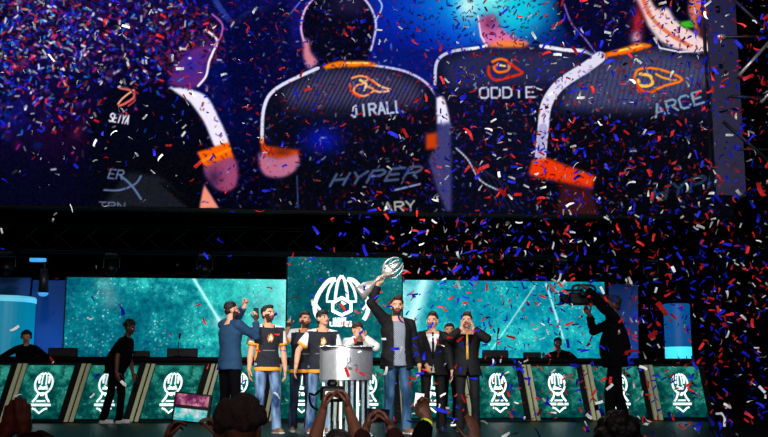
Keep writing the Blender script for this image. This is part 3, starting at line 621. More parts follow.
poly(spline([(690, -6), (712, -8), (712, 40), (698, 34), (692, 22), (688, 12)]), (212, 128, 110), 1, 1); poly(spline([(696, 18), (712, 10), (712, 42), (700, 36)]), (70, 30, 34), .9, 1.5); poly([(678, 22), (692, 20), (694, 28), (684, 28)], (80, 190, 50), 1, .6)
# falling paper seen in the picture
pal = [(245, 245, 250), (245, 245, 250), (220, 40, 70), (40, 60, 240), (40, 60, 240), (30, 30, 170), (20, 130, 240), (150, 40, 120), (70, 40, 170), (210, 60, 60), (6, 6, 20), (6, 6, 20), (150, 160, 200)]
for i in range(10000):
    x, y = random.uniform(-40, 290), random.uniform(-70, 175); dn = max(0, 1-max(0, x-60)/180)*max(0.04, 1-max(0, y-40)/110)*(.35 if (x > 95 and y > 88) else 1)
    if random.random() > dn**1.1: continue
    a = random.uniform(0, PI); l = random.uniform(1.2, 5.2); c = random.choice(pal); k = random.choice((.35, .6, .9, 1.2, 1.4))
    stroke([(x, y), (x+l*math.cos(a), y+l*math.sin(a))], random.uniform(1.1, 2.4), tuple(min(255, v*k) for v in c), random.uniform(.5, .95))
for i in range(3400):
    x, y = random.uniform(200, 740), random.uniform(-70, 215); a = random.uniform(0, PI); l = random.uniform(1, 3.4); lit = (400 < x < 600 and y < 45)
    c = random.choice([(30, 16, 50), (90, 16, 30), (10, 20, 90)]) if lit else random.choice([(150, 30, 46), (40, 40, 170), (40, 40, 170), (170, 170, 190), (110, 24, 40)])
    stroke([(x, y), (x+l*math.cos(a), y+l*math.sin(a))], random.uniform(.8, 1.6), c, random.uniform(.4, .9))
dk = np.clip((YY-95)/95, 0, 1); lum = cv.max(axis=2); cv *= (1 - .5*dk*np.clip(1-lum/120, 0, 1)*np.clip((XX-60)/60, 0, 1))[..., None]
cv[:] = 255*np.clip(cv/255, 0, 1)**1.28*1.04
cv += rng.normal(0, 5, cv.shape[:2])[..., None]; cv[:] = np.clip(cv, 0, 255)

sx0, sx1 = P(-30, 100, YS)[0], P(727, 100, YS)[0]; sz0, sz1 = P(384, 211, YS)[2], P(384, -48, YS)[2]
NX, NZ = 1150, int(1150*(sz1-sz0)/(sx1-sx0)); gx = np.linspace(sx0, sx1, NX); gz = np.linspace(sz0, sz1, NZ); VX, VZ = np.meshgrid(gx, gz)
px_, py_, _d = to_px(VX, YS, VZ); ix = np.clip((px_-X0)*SS, 0, CW-1.001); iy = np.clip((py_-Y0)*SS, 0, CH-1.001)
i0, j0 = ix.astype(int), iy.astype(int); fx, fy = (ix-i0)[..., None], (iy-j0)[..., None]
s_ = cv[j0, i0]*(1-fx)*(1-fy) + cv[j0, i0+1]*fx*(1-fy) + cv[j0+1, i0]*(1-fx)*fy + cv[j0+1, i0+1]*fx*fy; s_ = s_/255.
s_ = np.where(s_ <= .04045, s_/12.92, ((s_+.055)/1.055)**2.4)
scr = thing('video_screen', 'huge overhead video screen showing four players from behind under falling confetti', 'screen', ((sx0+sx1)/2, YS, sz0))
me = bpy.data.meshes.new('display'); nv = NX*NZ
co = np.stack([VX-(sx0+sx1)/2, np.zeros_like(VX), VZ-sz0], -1).reshape(-1, 3).astype(np.float32); idx = np.arange(nv).reshape(NZ, NX)
q = np.stack([idx[:-1, :-1], idx[:-1, 1:], idx[1:, 1:], idx[1:, :-1]], -1).reshape(-1, 4).astype(np.int32)
me.vertices.add(nv); me.vertices.foreach_set('co', co.ravel()); me.loops.add(q.size); me.loops.foreach_set('vertex_index', q.ravel())
me.polygons.add(len(q)); me.polygons.foreach_set('loop_start', np.arange(0, q.size, 4, dtype=np.int32)); me.update(calc_edges=True); me.validate()
at = me.color_attributes.new('picture', 'FLOAT_COLOR', 'POINT'); at.data.foreach_set('color', np.concatenate([s_.reshape(-1, 3), np.ones((nv, 1))], 1).astype(np.float32).ravel())
m = bpy.data.materials.new('screen_picture'); m.use_nodes = True; N_ = m.node_tree.nodes; N_.clear(); o_ = N_.new('ShaderNodeOutputMaterial'); e_ = N_.new('ShaderNodeEmission'); a_ = N_.new('ShaderNodeAttribute'); a_.attribute_name = 'picture'
m.node_tree.links.new(a_.outputs['Color'], e_.inputs['Color']); m.node_tree.links.new(e_.outputs[0], o_.inputs[0]); e_.inputs['Strength'].default_value = 1.0
me.materials.append(m); link('display', me, scr)
g = G(); w_ = sx1-sx0; h_ = sz1-sz0; g.box((0, .13, h_/2), (w_+.1, .22, h_+.1)); part('cabinet', g, 'black', scr)

# ------------------------------------------------------------------ LED walls and banner
def led_wall(name, label, xa, xb, za, zb, Y, m_, loc_streak=None):
    t = thing(name, label, 'screen', ((xa+xb)/2, Y, za)); g = G(); g.box((0, 0, (zb-za)/2), (xb-xa, .02, zb-za)); part('display', g, m_, t)
    g = G(); g.box((0, .08, (zb-za)/2), (xb-xa+.06, .12, zb-za+.06)); part('cabinet', g, 'black', t); return t
def rel(px, py, Y, xc, z0): p = P(px, py, Y); return p[0]-xc, p[2]-z0
def wall_at(px0, px1, pyt, pyb, Y): a, b = P(px0, pyt, Y), P(px1, pyb, Y); pm = (px0+px1)/2; return a[0], b[0], P(pm, pyb, Y)[2], P(pm, pyt, Y)[2]
def sk(lst, Y, xc, z0): return [(*rel(a, b, Y, xc, z0), *rel(c, d, Y, xc, z0), w, k) for a, b, c, d, w, k in lst]
xa, xb, za, zb = wall_at(67, 292, 278.5, 400, YL); xc = (xa+xb)/2
led_wall('led_wall', 'left teal star field LED wall behind the row of desks', xa, xb, za, zb, YL, led_mat('led_left', (0, 66, 96), (6, 128, 142), (50, 215, 205), sk([(194, 279, 219, 320, .06, .9), (219, 322, 222, 322, .22, .5), (262, 280, 262, 350, .8, .12), (286, 284, 286, 360, .5, .35), (104, 283, 110, 300, .3, .12)], YL, xc, za), seed=3.1, grad=.06))
xa, xb, za, zb = wall_at(398, 608, 281, 400, YL); xc = (xa+xb)/2
led_wall('led_wall', 'right cyan star field LED wall behind suited men and cameraman', xa, xb, za, zb, YL, led_mat('led_right', (0, 100, 130), (0, 148, 170), (50, 215, 210), sk([(424, 281, 404, 345, .26, 1.0), (546, 284, 563, 338, .05, .7), (536, 284, 490, 352, .035, .5), (402, 290, 402, 350, .5, .5)], YL, xc, za), seed=7.7, grad=-.02))
YB = 20.55
xa, xb, za, zb = wall_at(288, 402, 257.5, 421, YB); xc = (xa+xb)/2; za = DECK+.02
ban = led_wall('led_banner', 'tall dark teal LED banner with white winged emblem at stage centre', xa, xb, za, zb, YB, led_mat('led_banner', (2, 56, 68), (6, 92, 100), (26, 142, 140), sk([(392, 258, 372, 300, .03, .4), (345, 400, 320, 437, .06, .3)], YB, xc, za), seed=12.4, strength=1., stars=.8))
g = G()
def E(lst): # zoom-crop coordinates -> banner plane
    return [rel(310+u/5.83, 270+v/5.83, YB, xc, za) for u, v in lst]
for sgn in (1, -1):
    q = lambda L_: E([(183 + sgn*(u-183), v) for u, v in L_])
    g.ribbon(q(spline([(150, 55), (112, 62), (70, 108), (38, 165), (28, 215), (34, 255), (54, 292)])), .085, -.03, -.012)
    g.ribbon(q([(150, 55), (136, 66), (112, 110), (100, 150), (98, 184), (146, 186)]), .05, -.03, -.012)
    g.ribbon(q([(60, 232), (38, 205)]), .045, -.03, -.012)
    g.ribbon(q(spline([(183, 34), (166, 58), (154, 110), (148, 160), (148, 188)])), .06, -.03, -.012)
    g.ribbon(E([(185, 162), (238, 192), (238, 238), (185, 264), (132, 238), (132, 192)]), .062, -.03, -.012, closed=True)
g.prism(E([(181, 178), (212, 197), (181, 214)]), -.03, -.012)
part('emblem', g, 'emblem', ban, label='white winged emblem with hexagon and play triangle')
g = G()
def letters(g, s, x, z, w, h, th, y0, y1):
    cw = w/len(s)
    for i, ch in enumerate(s):
        for ln in FONT.get(ch, []): g.ribbon([(x+i*cw+u/4*cw*.75, z+v/6*h) for u, v in ln], th, y0, y1)
a = E([(136, 298), (214, 280)]); letters(g, 'LEAGUEOF', a[0][0], a[0][1], a[1][0]-a[0][0], a[1][1]-a[0][1], .022, -.03, -.012)
a = E([(118, 326), (246, 302)]); letters(g, 'LEGENDS', a[0][0], a[0][1], a[1][0]-a[0][0], a[1][1]-a[0][1], .034, -.03, -.012)
part('lettering', g, 'emblem', ban)

# ------------------------------------------------------------------ desk row
YD = 19.3
pz = lambda py, px=384: P(px, py, YD)[2]
ztop, zbot = pz(366), pz(418)
cen = [-21, 43, 107, 172, 238, 303, 368, 434, 498, 557, 619, 680]
xs_ = [P(c, 392, YD)[0] for c in cen]
ctr = P(384, 392, YD)[0]
names = {43: 'under the crouching technician at far left', 107: 'behind the man in black', 172: 'behind the raised phone', 238: 'behind the man in the blue sweater', 303: 'behind the pointing player',
         498: 'right of the man cupping his mouth', 557: 'second to the right of the suited men', 619: 'behind the cameraman', 680: 'at the far right end of the row'}
zm = (ztop+zbot)/2; led_desk = led_mat('led_desk', (0, 50, 66), (4, 100, 92), (60, 190, 170), seed=1.7, cloud=2.2, stars=.8, strength=.6)
for i, (c, x) in enumerate(zip(cen, xs_)):
    wl = (xs_[i]-xs_[i-1]) if i else xs_[1]-xs_[0]; wr = (xs_[i+1]-xs_[i]) if i < len(cen)-1 else xs_[i]-xs_[i-1]
    side = -1 if c < 384 else 1; sl = .17 if c < 384 else -.14
    if c in (368,): sl = 0.02
    hw0, hw1 = wl/2, wr/2; hh = ztop-zbot
    where = names.get(c, 'in the middle of the row behind the performers' if c in (368, 434) else 'cut off by the left edge')
    if c == 434: where = 'behind the man in white shirt and black tie'
    if c == 368: where = 'hidden behind the steel lectern'
    t = thing('desk_module', 'slanted black desk with teal emblem display ' + where, 'desk', (x, YD, DECK), 0, 'desk modules across the back of the stage')
    zb_ = zbot-DECK; zt_ = ztop-DECK
    def esl(pxx): return .25 - .41*min(1, max(0, (pxx-225)/230.))
    ppx = (cen[i-1]+c)/2 if i else c-32; npx = (cen[i+1]+c)/2 if i < len(cen)-1 else c+30; sl0, sl1 = esl(ppx), esl(npx)
    def sh(x_, z_, zc_=(zt_+zb_)/2):
        f_ = (x_+hw0)/(hw0+hw1); return (x_ + (sl0*(1-f_)+sl1*f_)*(z_-zc_)/hh, z_)
    gap = .15
    g = G(); g.prism([sh(-hw0+.02, .02), sh(hw1-.02, .02), sh(hw1-.02, zt_+.05), sh(-hw0+.02, zt_+.05)], 0., .5); part('body', g, 'black', t)
    g = G(); g.prism([sh(-hw0+gap, zb_), sh(hw1-gap, zb_), sh(hw1-gap, zt_), sh(-hw0+gap, zt_)], -.035, -.004)
    part('display', g, led_desk, t)
    for k in (0, 1):
        g = G(); xl = -hw0 + .025 + k*.095 - .05 + (0 if k else 0); g.prism([sh(xl, zb_-.05), sh(xl+.062, zb_-.05), sh(xl+.062, zt_+.03), sh(xl, zt_+.03)], -.07, -.004); part('slat', g, 'slat', t)
    g = G(); S7 = hh/52./7.94*.98
    def e2(L_, o=(105, 222)): return [sh((u-o[0])*S7*.9 - (sl0+sl1)*.27*(-(v-o[1])*S7)/hh, (zt_+zb_)/2-.01-(v-o[1])*S7) for u, v in L_]
    el = [(127+74*math.cos(a), 150+82*math.sin(a)) for a in np.linspace(-PI/2+.25, 1.5*PI-.25, 26)]; off = (127, 222)
    g.ribbon(e2(el, off), .034, -.05, -.035)
    for s2 in (-1, 1):
        f = lambda L_: e2([(127+s2*u, v) for u, v in L_], off)
        g.ribbon(f([(0, 66), (14, 84), (18, 125), (18, 160)]), .022, -.05, -.035); g.ribbon(f([(36, 92), (44, 120), (40, 150)]), .034, -.05, -.035)
        g.ribbon(f([(30, 226), (45, 262), (72, 296)]), .036, -.05, -.035); g.ribbon(f([(8, 222), (8, 250)]), .022, -.05, -.035)
    g.ribbon(e2([(85, 190), (170, 190)], off), .04, -.05, -.035); g.ribbon(e2([(95, 168), (127, 185), (160, 168)], off), .03, -.05, -.035)
    g.ribbon(e2([(38, 318), (216, 318)], off), .045, -.05, -.035); g.ribbon(e2([(90, 288), (165, 288)], off), .03, -.05, -.035)
    g.ribbon(e2([(62, 345), (88, 352), (127, 382), (166, 352), (192, 345)], off), .034, -.05, -.035)
    part('emblem', g, 'emblem', t)
xe0, xe1 = xs_[0]-.8, xs_[-1]+.45
g = G(); zt = pz(357.5); g.box((0, 0, (zt-ztop-.06)/2), (xe1-xe0, .75, zt-ztop-.06), bev=.02)
o = link('worktop', g.mesh('worktop', 'black'), None, ((xe0+xe1)/2, YD+.40, ztop+.06)); tag(o, 'long black worktop running over the whole row of desks', 'worktop')
WT = zt
# equipment on the worktop
def console(px, w, h, label, mic=False, scrn=True):
    x = P(px, 355, YD+.35)[0]; t = thing('equipment_case' if not scrn else 'control_monitor', label, 'equipment', (x, YD+.38, WT))
    g = G(); g.box((0, .05, h/2), (w, .1, h), bev=.015); part('housing', g, 'plastic', t)
    g = G(); g.box((0, .05, .012), (w*.6, .26, .024), bev=.008); part('base', g, 'black', t)
console(62, .52, .17, 'low black monitor on the worktop beside the crouching technician')
console(182, .56, .17, 'low black monitor on the worktop under a gooseneck microphone')
console(141, .3, .12, 'small black monitor in front of the man in black')
console(496, .5, .16, 'black monitor on the worktop right of the man cupping his mouth')
console(533, .34, .12, 'small black monitor left of the seated technician')
for px, h, lb in ((178, .42, 'thin gooseneck microphone standing on the left part of the worktop'), (497, .55, 'thin gooseneck microphone standing on the right part of the worktop')):
    x = P(px, 355, YD+.2)[0]; t = thing('gooseneck_microphone', lb, 'microphone', (x, YD+.2, WT), 0)
    g = G(); g.lathe([(.0, 0), (.06, 0), (.06, .02), (.02, .03), (0, .03)]); part('base', g, 'plastic', t, True)
    g = G(); g.tube(spline([(0, 0, .02), (0, 0, h*.5), (.02, -.03, h*.85)]), .008, 8); part('neck', g, 'plastic', t, True)
    g = G(); g.cap((.02, -.03, h*.85), (.03, -.05, h), .02, .022); part('capsule', g, 'plastic', t, True)

# ------------------------------------------------------------------ scenic pieces left and right
def column_(px0, px1, pyt, pyb, Y, label, mt, band=None):
    a, b = P(px0, pyt, Y), P(px1, pyb, Y); r = (b[0]-a[0])/2; zt_ = a[2]
    t = thing('light_column', label, 'light column', ((a[0]+b[0])/2, Y+r*.0, DECK)); H_ = zt_-DECK
    g = G(); g.lathe([(0, 0), (r, 0), (r, H_-.12), (0, H_-.12)], n=40); part('tube', g, mt, t, False)
    g = G(); g.lathe([(0, H_-.11), (r*1.03, H_-.11), (r*1.03, H_-.03), (r*.98, H_), (0, H_)], n=40); part('rim', g, 'rim' if band is None else mt, t, False)
    if band:
        g = G(); zb0, zb1 = P(px0, band[0], Y)[2]-DECK, P(px0, band[1], Y)[2]-DECK; g.lathe([(0, zb1), (r*1.02, zb1), (r*1.02, zb0), (0, zb0)], n=40); part('lamp_band', g, 'cyanlamp', t, False)
    return t
column_(-22, 30, 297, 400, 21.4, 'cyan lit round column at the far left edge', 'column')
column_(664, 693, 304, 400, 21.2, 'blue lit round column right of the cameraman', 'columnr', (347, 366))
for px0, px1, pyt, lb in ((33, 70, 280, 'blue lit scenic panel beside the left LED wall'), (609, 638, 284, 'blue lit scenic panel beside the right LED wall'), (-24, 31, 277, 'blue lit scenic panel behind the cyan column at the far left')):
    Y = 22.2; a, b = P(px0, pyt, Y), P(px1, pyt, Y); t = thing('scenic_panel', lb, 'panel', ((a[0]+b[0])/2, Y, DECK)); w_, h_ = b[0]-a[0], a[2]-DECK
    g = G(); g.prism([(-w_/2-.12, 0), (w_/2-.1, 0), (w_/2, h_), (-w_/2, h_)], 0, .06); part('panel_face', g, 'panelblue', t)
    g = G(); g.lathe([(0, 0), (.11, 0), (.12, .03), (.05, .05), (0, .05)], (-w_/2+.2, -.0, h_*.42), (0, -1, 0)); part('knob', g, 'plastic', t, True)
# hanging lamp at left
Y = 20.4; p = P(43, 296, Y); q = P(44, 262, Y); t = thing('hanging_spotlight', 'tube shaped spotlight hanging at left above the round column', 'spotlight', (p[0], Y, p[2]))
g = G(); hh = q[2]-p[2]; g.tube([(0, 0, .06), (0, 0, hh*.8)], [.1, .075], 18); part('housing', g, 'alud', t, True)
g = G(); g.ell((0, 0, .06), (.1, .1, .07)); part('lens', g, 'bluelamp', t, True)
g = G(); g.tube([(0, 0, hh*.8), (0, 0, hh*1.05)], .02, 8); part('hook', g, 'alud', t, True)
p = P(38, 260, Y); o = link('light_bar', G().box((0, 0, 0), (.3, .08, .07), bev=.01).mesh('light_bar', 'bluelamp'), None, tuple(p)); tag(o, 'short glowing blue light bar above the hanging spotlight', 'light bar')
# header beam under the big screen and rigging
g = G(); x0, x1 = P(-40, 240, 20.9)[0], P(790, 240, 20.9)[0]; zz = P(43, 258, 20.9)[2]
for dz in (0, .5):
    for dy in (0, .4): g.tube([(x0, 20.3+dy, zz+.1+dz), (x1, 20.3+dy, zz+.1+dz)], .03, 8)
n = 30
for i in range(n):
    xa_, xb_ = x0+(x1-x0)*i/n, x0+(x1-x0)*(i+1)/n; g.tube([(xa_, 20.3, zz+.1), (xb_, 20.3, zz+.6)], .015, 6); g.tube([(xa_, 20.7, zz+.6), (xb_, 20.7, zz+.1)], .015, 6)
o = link('lighting_truss', g.mesh('lighting_truss', 'black', True)); tag(o, 'long dark lighting truss in the black band under the overhead screen', 'truss')
hd = [(8, 'far left'), (112, 'over the man in black'), (205, 'left of centre'), (455, 'over the suited men'), (560, 'over the seated technician'), (650, 'right of the cameraman')]
for px, nm in hd:
    x = P(px, 250, 20.5)[0]; t = thing('moving_head_lamp', 'unlit black moving head lamp hung in the dark band ' + nm, 'stage light', (x, 20.5, zz+.04), 0, 'moving head lamps on the dark truss')
    g = G(); g.box((0, 0, 0), (.26, .26, .09), bev=.02); part('base', g, 'plastic', t)
    g = G(); g.tube([(-.15, 0, -.26), (-.15, 0, -.06), (.15, 0, -.06), (.15, 0, -.26)], .022, 8, ref=(0, 1, 0)); part('yoke', g, 'plastic', t)
    g = G(); g.lathe([(0, 0), (.10, 0), (.12, .08), (.11, .26), (0, .27)], (0, .08, -.2), (0, -.8, -.6)); hdp = part('lamp_head', g, 'plastic', t, True)

# ------------------------------------------------------------------ truss tower at right
YT = 17.2
t = thing('truss_tower', 'purple lit aluminium truss tower hanging at the upper right', 'truss', (P(724, 80, YT)[0], YT, P(724, 215, YT)[2])); ox, oz = t.location.x, t.location.z
top_ = P(724, -60, YT)[2]-oz; xl, xr = P(709, 60, YT)[0]-ox, P(738, 60, YT)[0]-ox
import bmesh
bm = bmesh.new(); z0_ = .35
holes = [(P(718, 10, YT)[2]-oz, .075), (P(721, 67, YT)[2]-oz, .05), (P(721, -30, YT)[2]-oz, .06)]
# plate built as rows around square-ish hole rims
g = G(); zprev = z0_
segs = sorted(holes); cx_ = (P(719, 40, YT)[0]-ox)
def plate(xa, xb, za, zb): g.box(((xa+xb)/2, 0, (za+zb)/2), (xb-xa, .05, zb-za))
for hz, hr in segs:
    plate(xl, xr, zprev, hz-hr*1.3); zprev = hz+hr*1.3; n = 20; sq = hr*1.3
    ang = np.linspace(0, 2*PI, n, endpoint=False)+PI/n*0; inner = [(cx_+hr*math.cos(a), hz+hr*math.sin(a)) for a in ang]; outer = []
    for a in ang:
        k = sq/max(abs(math.cos(a)), abs(math.sin(a))); outer.append((cx_+k*math.cos(a), hz+k*math.sin(a)))
    v = [(x, y, z) for y in (-.025, .025) for x, z in inner+outer]; f = []
    for i in range(n):
        j = (i+1) % n; f += [(i, j, n+j, n+i), (2*n+i, 3*n+i, 3*n+j, 2*n+j), (i, 2*n+i, 2*n+j, j)]
    g.add(v, f); plate(xl, cx_-sq, hz-sq, hz+sq); plate(cx_+sq, xr, hz-sq, hz+sq)
plate(xl, xr, zprev, top_)
part('face_plate', g, 'alu', t)
g = G(); g.box((xr-.02, .5, (z0_+top_)/2), (.05, .05, top_-z0_)); g.box((xl+.16, .5, (z0_+top_)/2), (.05, .05, top_-z0_)); g.box((1.0, .0, (z0_+top_)/2), (.07, .07, top_-z0_)); part('chord', g, 'alud', t)
rl = lambda px, py: (P(px, py, YT)[0]-ox, P(px, py, YT)[2]-oz)
for (a, b, r, mt) in (((716, 38), (775, 37), .028, 'alud'), ((730, 97), (766, 99), .028, 'alud'), ((738, 76), (768, 43), .03, 'silver'), ((760, 103), (785, 76), .03, 'silver'), ((733, 0), (768, 34), .028, 'alud'), ((722, 122), (775, 168), .03, 'alud'), ((738, 150), (775, 150), .02, 'alud')):
    p0, p1 = rl(*a), rl(*b); g = G(); g.tube([(p0[0], -.04, p0[1]), (p1[0], -.04, p1[1])], r, 10); part('brace', g, mt, t, True)
p0 = rl(720, 38); g = G(); g.ell((p0[0], -.06, p0[1]), (.09, .05, .05)); part('clamp', g, 'silver', t, True)

# ------------------------------------------------------------------ lectern
D0 = 13.55
lx, ly, _z = col(346, D0); t = thing('lectern', 'brushed steel curved lectern with engraved emblem on clear acrylic legs', 'lectern', (lx, ly, DECK), 0)
zt_, zb_ = zat(347.5, D0)-DECK, zat(380, D0)-DECK; wd = 53/F*D0*.985; g = G()
nn = 20; rw = []
for i in range(nn+1):
    u = i/nn*2-1; rw.append((u*wd/2, -.085*math.cos(u*PI/2)**.8 if abs(u) < .999 else 0.))
pl = [(x, y) for x, y in rw] + [(wd/2, .22), (-wd/2, .22)]
v = [(x, y, z) for z in (zb_, zt_) for x, y in pl]; n = len(pl); g.add(v, [tuple(range(n-1, -1, -1)), tuple(range(n, 2*n))] + [(i, (i+1) % n, (i+1) % n+n, i+n) for i in range(n)])
part('steel_front', g, 'steel', t)
g = G(); g.box((0, .05, zt_+.012), (wd+.03, .36, .022), bev=.008); part('reading_top', g, 'steel', t)
g = G(); zc_ = (zt_+zb_)/2; yy = -.092
g.ribbon([(.045*math.cos(a), zc_+.05+.05*math.sin(a)) for a in np.linspace(PI*.75, 2.25*PI, 14)], .012, yy-.012, yy+.02); g.ribbon([(0, zc_+.07), (0, zc_-.03)], .014, yy-.012, yy+.02)
g.ribbon([(-.02, zc_-.03), (.02, zc_-.03)], .014, yy-.012, yy+.02); g.ribbon([(-.065, zc_-.07), (.065, zc_-.07)], .012, yy-.012, yy+.02); g.ribbon([(-.065, zc_-.05), (.065, zc_-.05)], .008, yy-.012, yy+.02); g.ribbon([(-.03, zc_-.09), (0, zc_-.105), (.03, zc_-.09)], .01, yy-.012, yy+.02); g.ribbon([(.1, zc_-.02), (.14, zc_-.02)], .01, yy+.005, yy+.03)
part('engraved_emblem', g, 'engrave', t)
for i in range(9):
    x = -wd/2+.05+i*(wd-.1)/8; y = .05 - .1*math.cos((i/8*2-1)*PI/2); g = G(); g.box((x, y, zb_/2), (.034, .02, zb_), bev=.004); part('acrylic_rod', g, 'glass' if i % 3 else 'white', t)  # every third rod painted white for the bright reflections in clear acrylic
g = G(); g.box((0, .05, .015), (wd, .34, .03), bev=.01); part('base_plate', g, 'steel', t)

# ------------------------------------------------------------------ performers
DP = 14.15
def up(px, py, D=DP, H=1.78, base=DECK, px0=0): return ((px-px0)/F*D*.985/(H/1.78), (zat(py, D)-base)/(H/1.78))
def phone(loc, rz=0, rx=0, ry=0, label='', lit=None, w=.075, h=.15):
    t = thing('smartphone', label, 'phone', loc); t.rotation_euler = (rx, ry, rz)
    g = G(); g.box((0, 0, 0), (w, .009, h), bev=.003); part('case', g, 'plastic', t)
    g = G(); g.box((0, -.0055, 0), (w*.92, .002, h*.92)); part('screen', g, lit or 'lens', t); return t
# technician crouched over the worktop, far left
def cans(root, K, h, s):
    g = G(); g.tube([h(*p) for p in spline([(-.085, .01, 0), (-.088, .01, .08), (0, .01, .142), (.088, .01, .08), (.085, .01, 0)])], .009, 8)
    for sd in (-1, 1): g.ell(h(sd*.088, .01, -.005), (.018, .034, .04))
    m_ = g.mesh('headphones', 'plastic', True); m_.transform(Matrix.Scale(s, 4)); link('headphones', m_, root)
person('technician in black with headphones leaning over the desk at far left', 22, 20.15, 1.76, rz=12, lean=(0, -.17), pitch=22, R=((-.30, -.42, 1.06), (-1, .3, 0), (0, -1, -.2), (0, 0, -1), 'flat'), L=((.28, -.42, 1.06), (1, .3, 0), (0, -1, -.2), (0, 0, -1), 'flat'), top='darktop', legs='darkcloth', voxel=.01, extra=cans, drop_hip=.03)
# man in black walking at left
person('bearded man in black standing in profile facing right before the desks', 114, 18.2, 1.80, rz=74, lean=(0, -.15), pitch=16, yaw=6, R=((-.26, -.12, .84), (-.3, 1, 0), (0, -.3, -1), (1, 0, 0), 'relax'), L=((.24, -.2, .86), (.3, 1, 0), (0, -.3, -1), (-1, 0, 0), 'relax'),
       feet=(((-.09, .13, 0), 0), ((.09, -.08, 0), 6)), top='tee', legs='darkcloth', shoes='sneaker', beard=True, style='curly', fat=.12, skin='skin_dark')
# man in blue sweater with hands raised
r_, K_, wp = person('bearded man in blue sweater with back turned and both hands raised', 228, DP-.1, 1.80, rz=132, tw=0, yaw=-24, pitch=2, R=((-.16, -.30, 1.50), (-.5, 0, -1), (0, -.1, 1), (.9, 0, 0), 'hold'), L=((.04, -.27, 1.70), (1, -.2, -.8), (0, -.1, 1), (-.9, 0, 0), 'fist'),
       top='sweater', legs='darkcloth', beard=True, style='crop', hair='hair', skin='skin_light')
w_ = wp(K_['arms'][0][3] + np.array([.028, -.03, .10])); phone(tuple(w_), math.radians(200), .15, 0, 'dark phone held up by the man in the blue sweater')
# players
person('bearded player in black and white jersey with arms down beside the blue sweater', 266, DP+.1, 1.76, rz=14, yaw=26, pitch=-6, R=((-.27, -.04, .80), (-.4, 1, 0), (0, -.1, -1), (1, -.2, 0), 'relax'), L=((.26, -.02, .80), (.4, 1, 0), (0, -.1, -1), (-1, 0, 0), 'relax'),
       top='jersey', legs='denim_l', shoes='shoebrown', beard=True, style='short', hair='hair', skin='skin_light', feet=(((-.11, 0, 0), -12), ((.15, 0, 0), 14)))
person('bearded player raising one finger, standing between two teammates in jerseys', 301, DP+.75, 1.72, rz=6, yaw=14, pitch=-2, R=((-.235, -.22, 1.50), (-.7, -.2, -1), (.02, -.05, 1), (.3, -1, 0), 'point'), L=((.27, -.10, .86), (.4, 1, 0), (0, -.2, -1), (-1, 0, 0), 'relax'),
       lean=(.03, 0), top='jersey', legs='denim_d', shoes='shoebrown', beard=True, style='short', hair='hair', skin='skin_tan')
person('smiling dark haired player in jersey standing left of the steel lectern', 320, DP+.25, 1.70, rz=2, yaw=32, pitch=-10, R=((-.36, -.10, .93), (-.9, .5, 0), (-.2, -.2, -1), (1, -.2, 0), 'relax'), L=((.27, -.12, .92), (.6, 1, 0), (0, -.5, -1), (-1, 0, 0), 'relax'),
       lean=(.02, 0), top='jersey', legs='denim_l', shoes='shoebrown', style='fringe', hair='hair', skin='skin_light', feet=(((-.14, 0, 0), -8), ((.08, 0, 0), 8)))
person('dark haired player in striped white jacket with hands at mouth behind the lectern', 357, DP+.7, 1.56, rz=6, yaw=10, pitch=2, R=((-.05, -.20, 1.50), (-1, -.2, -.8), (.25, .1, 1), (.3, 1, 0), 'cup'), L=((.07, -.20, 1.50), (1, -.2, -.8), (-.25, .1, 1), (-.3, 1, 0), 'cup'),
       top='suit_jersey', legs='denim_d', style='fringe', hair='hairbrown', skin='skin_light')
# man with the trophy
R_, K_, wp = person('tall bearded man in open black blazer and jeans lifting a silver trophy', 397, DP-.05, 1.86, rz=8, yaw=-10, pitch=0, R=((-.27, -.06, 1.90), (-1, -.1, -.2), (.12, 0, 1), (.2, -1, 0), 'grip'), L=((.30, -.02, .86), (.5, 1, 0), (0, -.1, -1), (-1, 0, 0), 'relax'),
       top='suit_grey', legs='denim_m', shoes='shoebrown', beard=True, style='quiff', hair='hairbrown', skin='skin_light', fat=.015, feet=(((-.11, 0, 0), -10), ((.13, -.03, 0), 12)))
hw = wp(K_['arms'][0][3] + nrm(K_['arms'][0][4])*.075 + np.array([0, -.03, 0]))
t = thing('trophy', 'silver trophy with curved blades held high over the stage', 'trophy', tuple(hw)); tl = math.radians(52); t.rotation_euler = (0, tl, 0)
g = G(); g.lathe([(0, -.33), (.115, -.33), (.118, -.30), (.10, -.28), (.085, -.2), (.05, -.12), (.034, -.1), (.034, -.08), (0, -.08)]); part('base', g, 'silver', t, True)
g = G(); g.lathe([(0, -.09), (.02, -.09), (.017, -.02), (.028, 0), (.017, .03), (.02, .08), (0, .08)]); part('stem', g, 'silver', t, True)
g = G(); g.lathe([(0, .07), (.04, .08), (.075, .12), (.088, .18), (.082, .22), (.074, .22), (.078, .18), (.06, .13), (0, .11)]); part('cup', g, 'silver', t, True)
for k in range(4):
    a = k*PI/2+.5; g = G(); pts = [(r*math.cos(a), r*math.sin(a), z) for r, z in spline([(.035, .09), (.105, .14), (.14, .23), (.12, .32), (.07, .38)])]
    g.tube(pts, [.016*(1-.5*abs(i/(len(pts)-1)-.4)) for i in range(len(pts))], 10, flat=.6); part('blade', g, 'silver', t, True)
g = G(); g.lathe([(0, .15), (.03, .16), (.045, .22), (.03, .3), (.004, .37), (0, .37)]); part('crystal', g, 'silver', t, True)
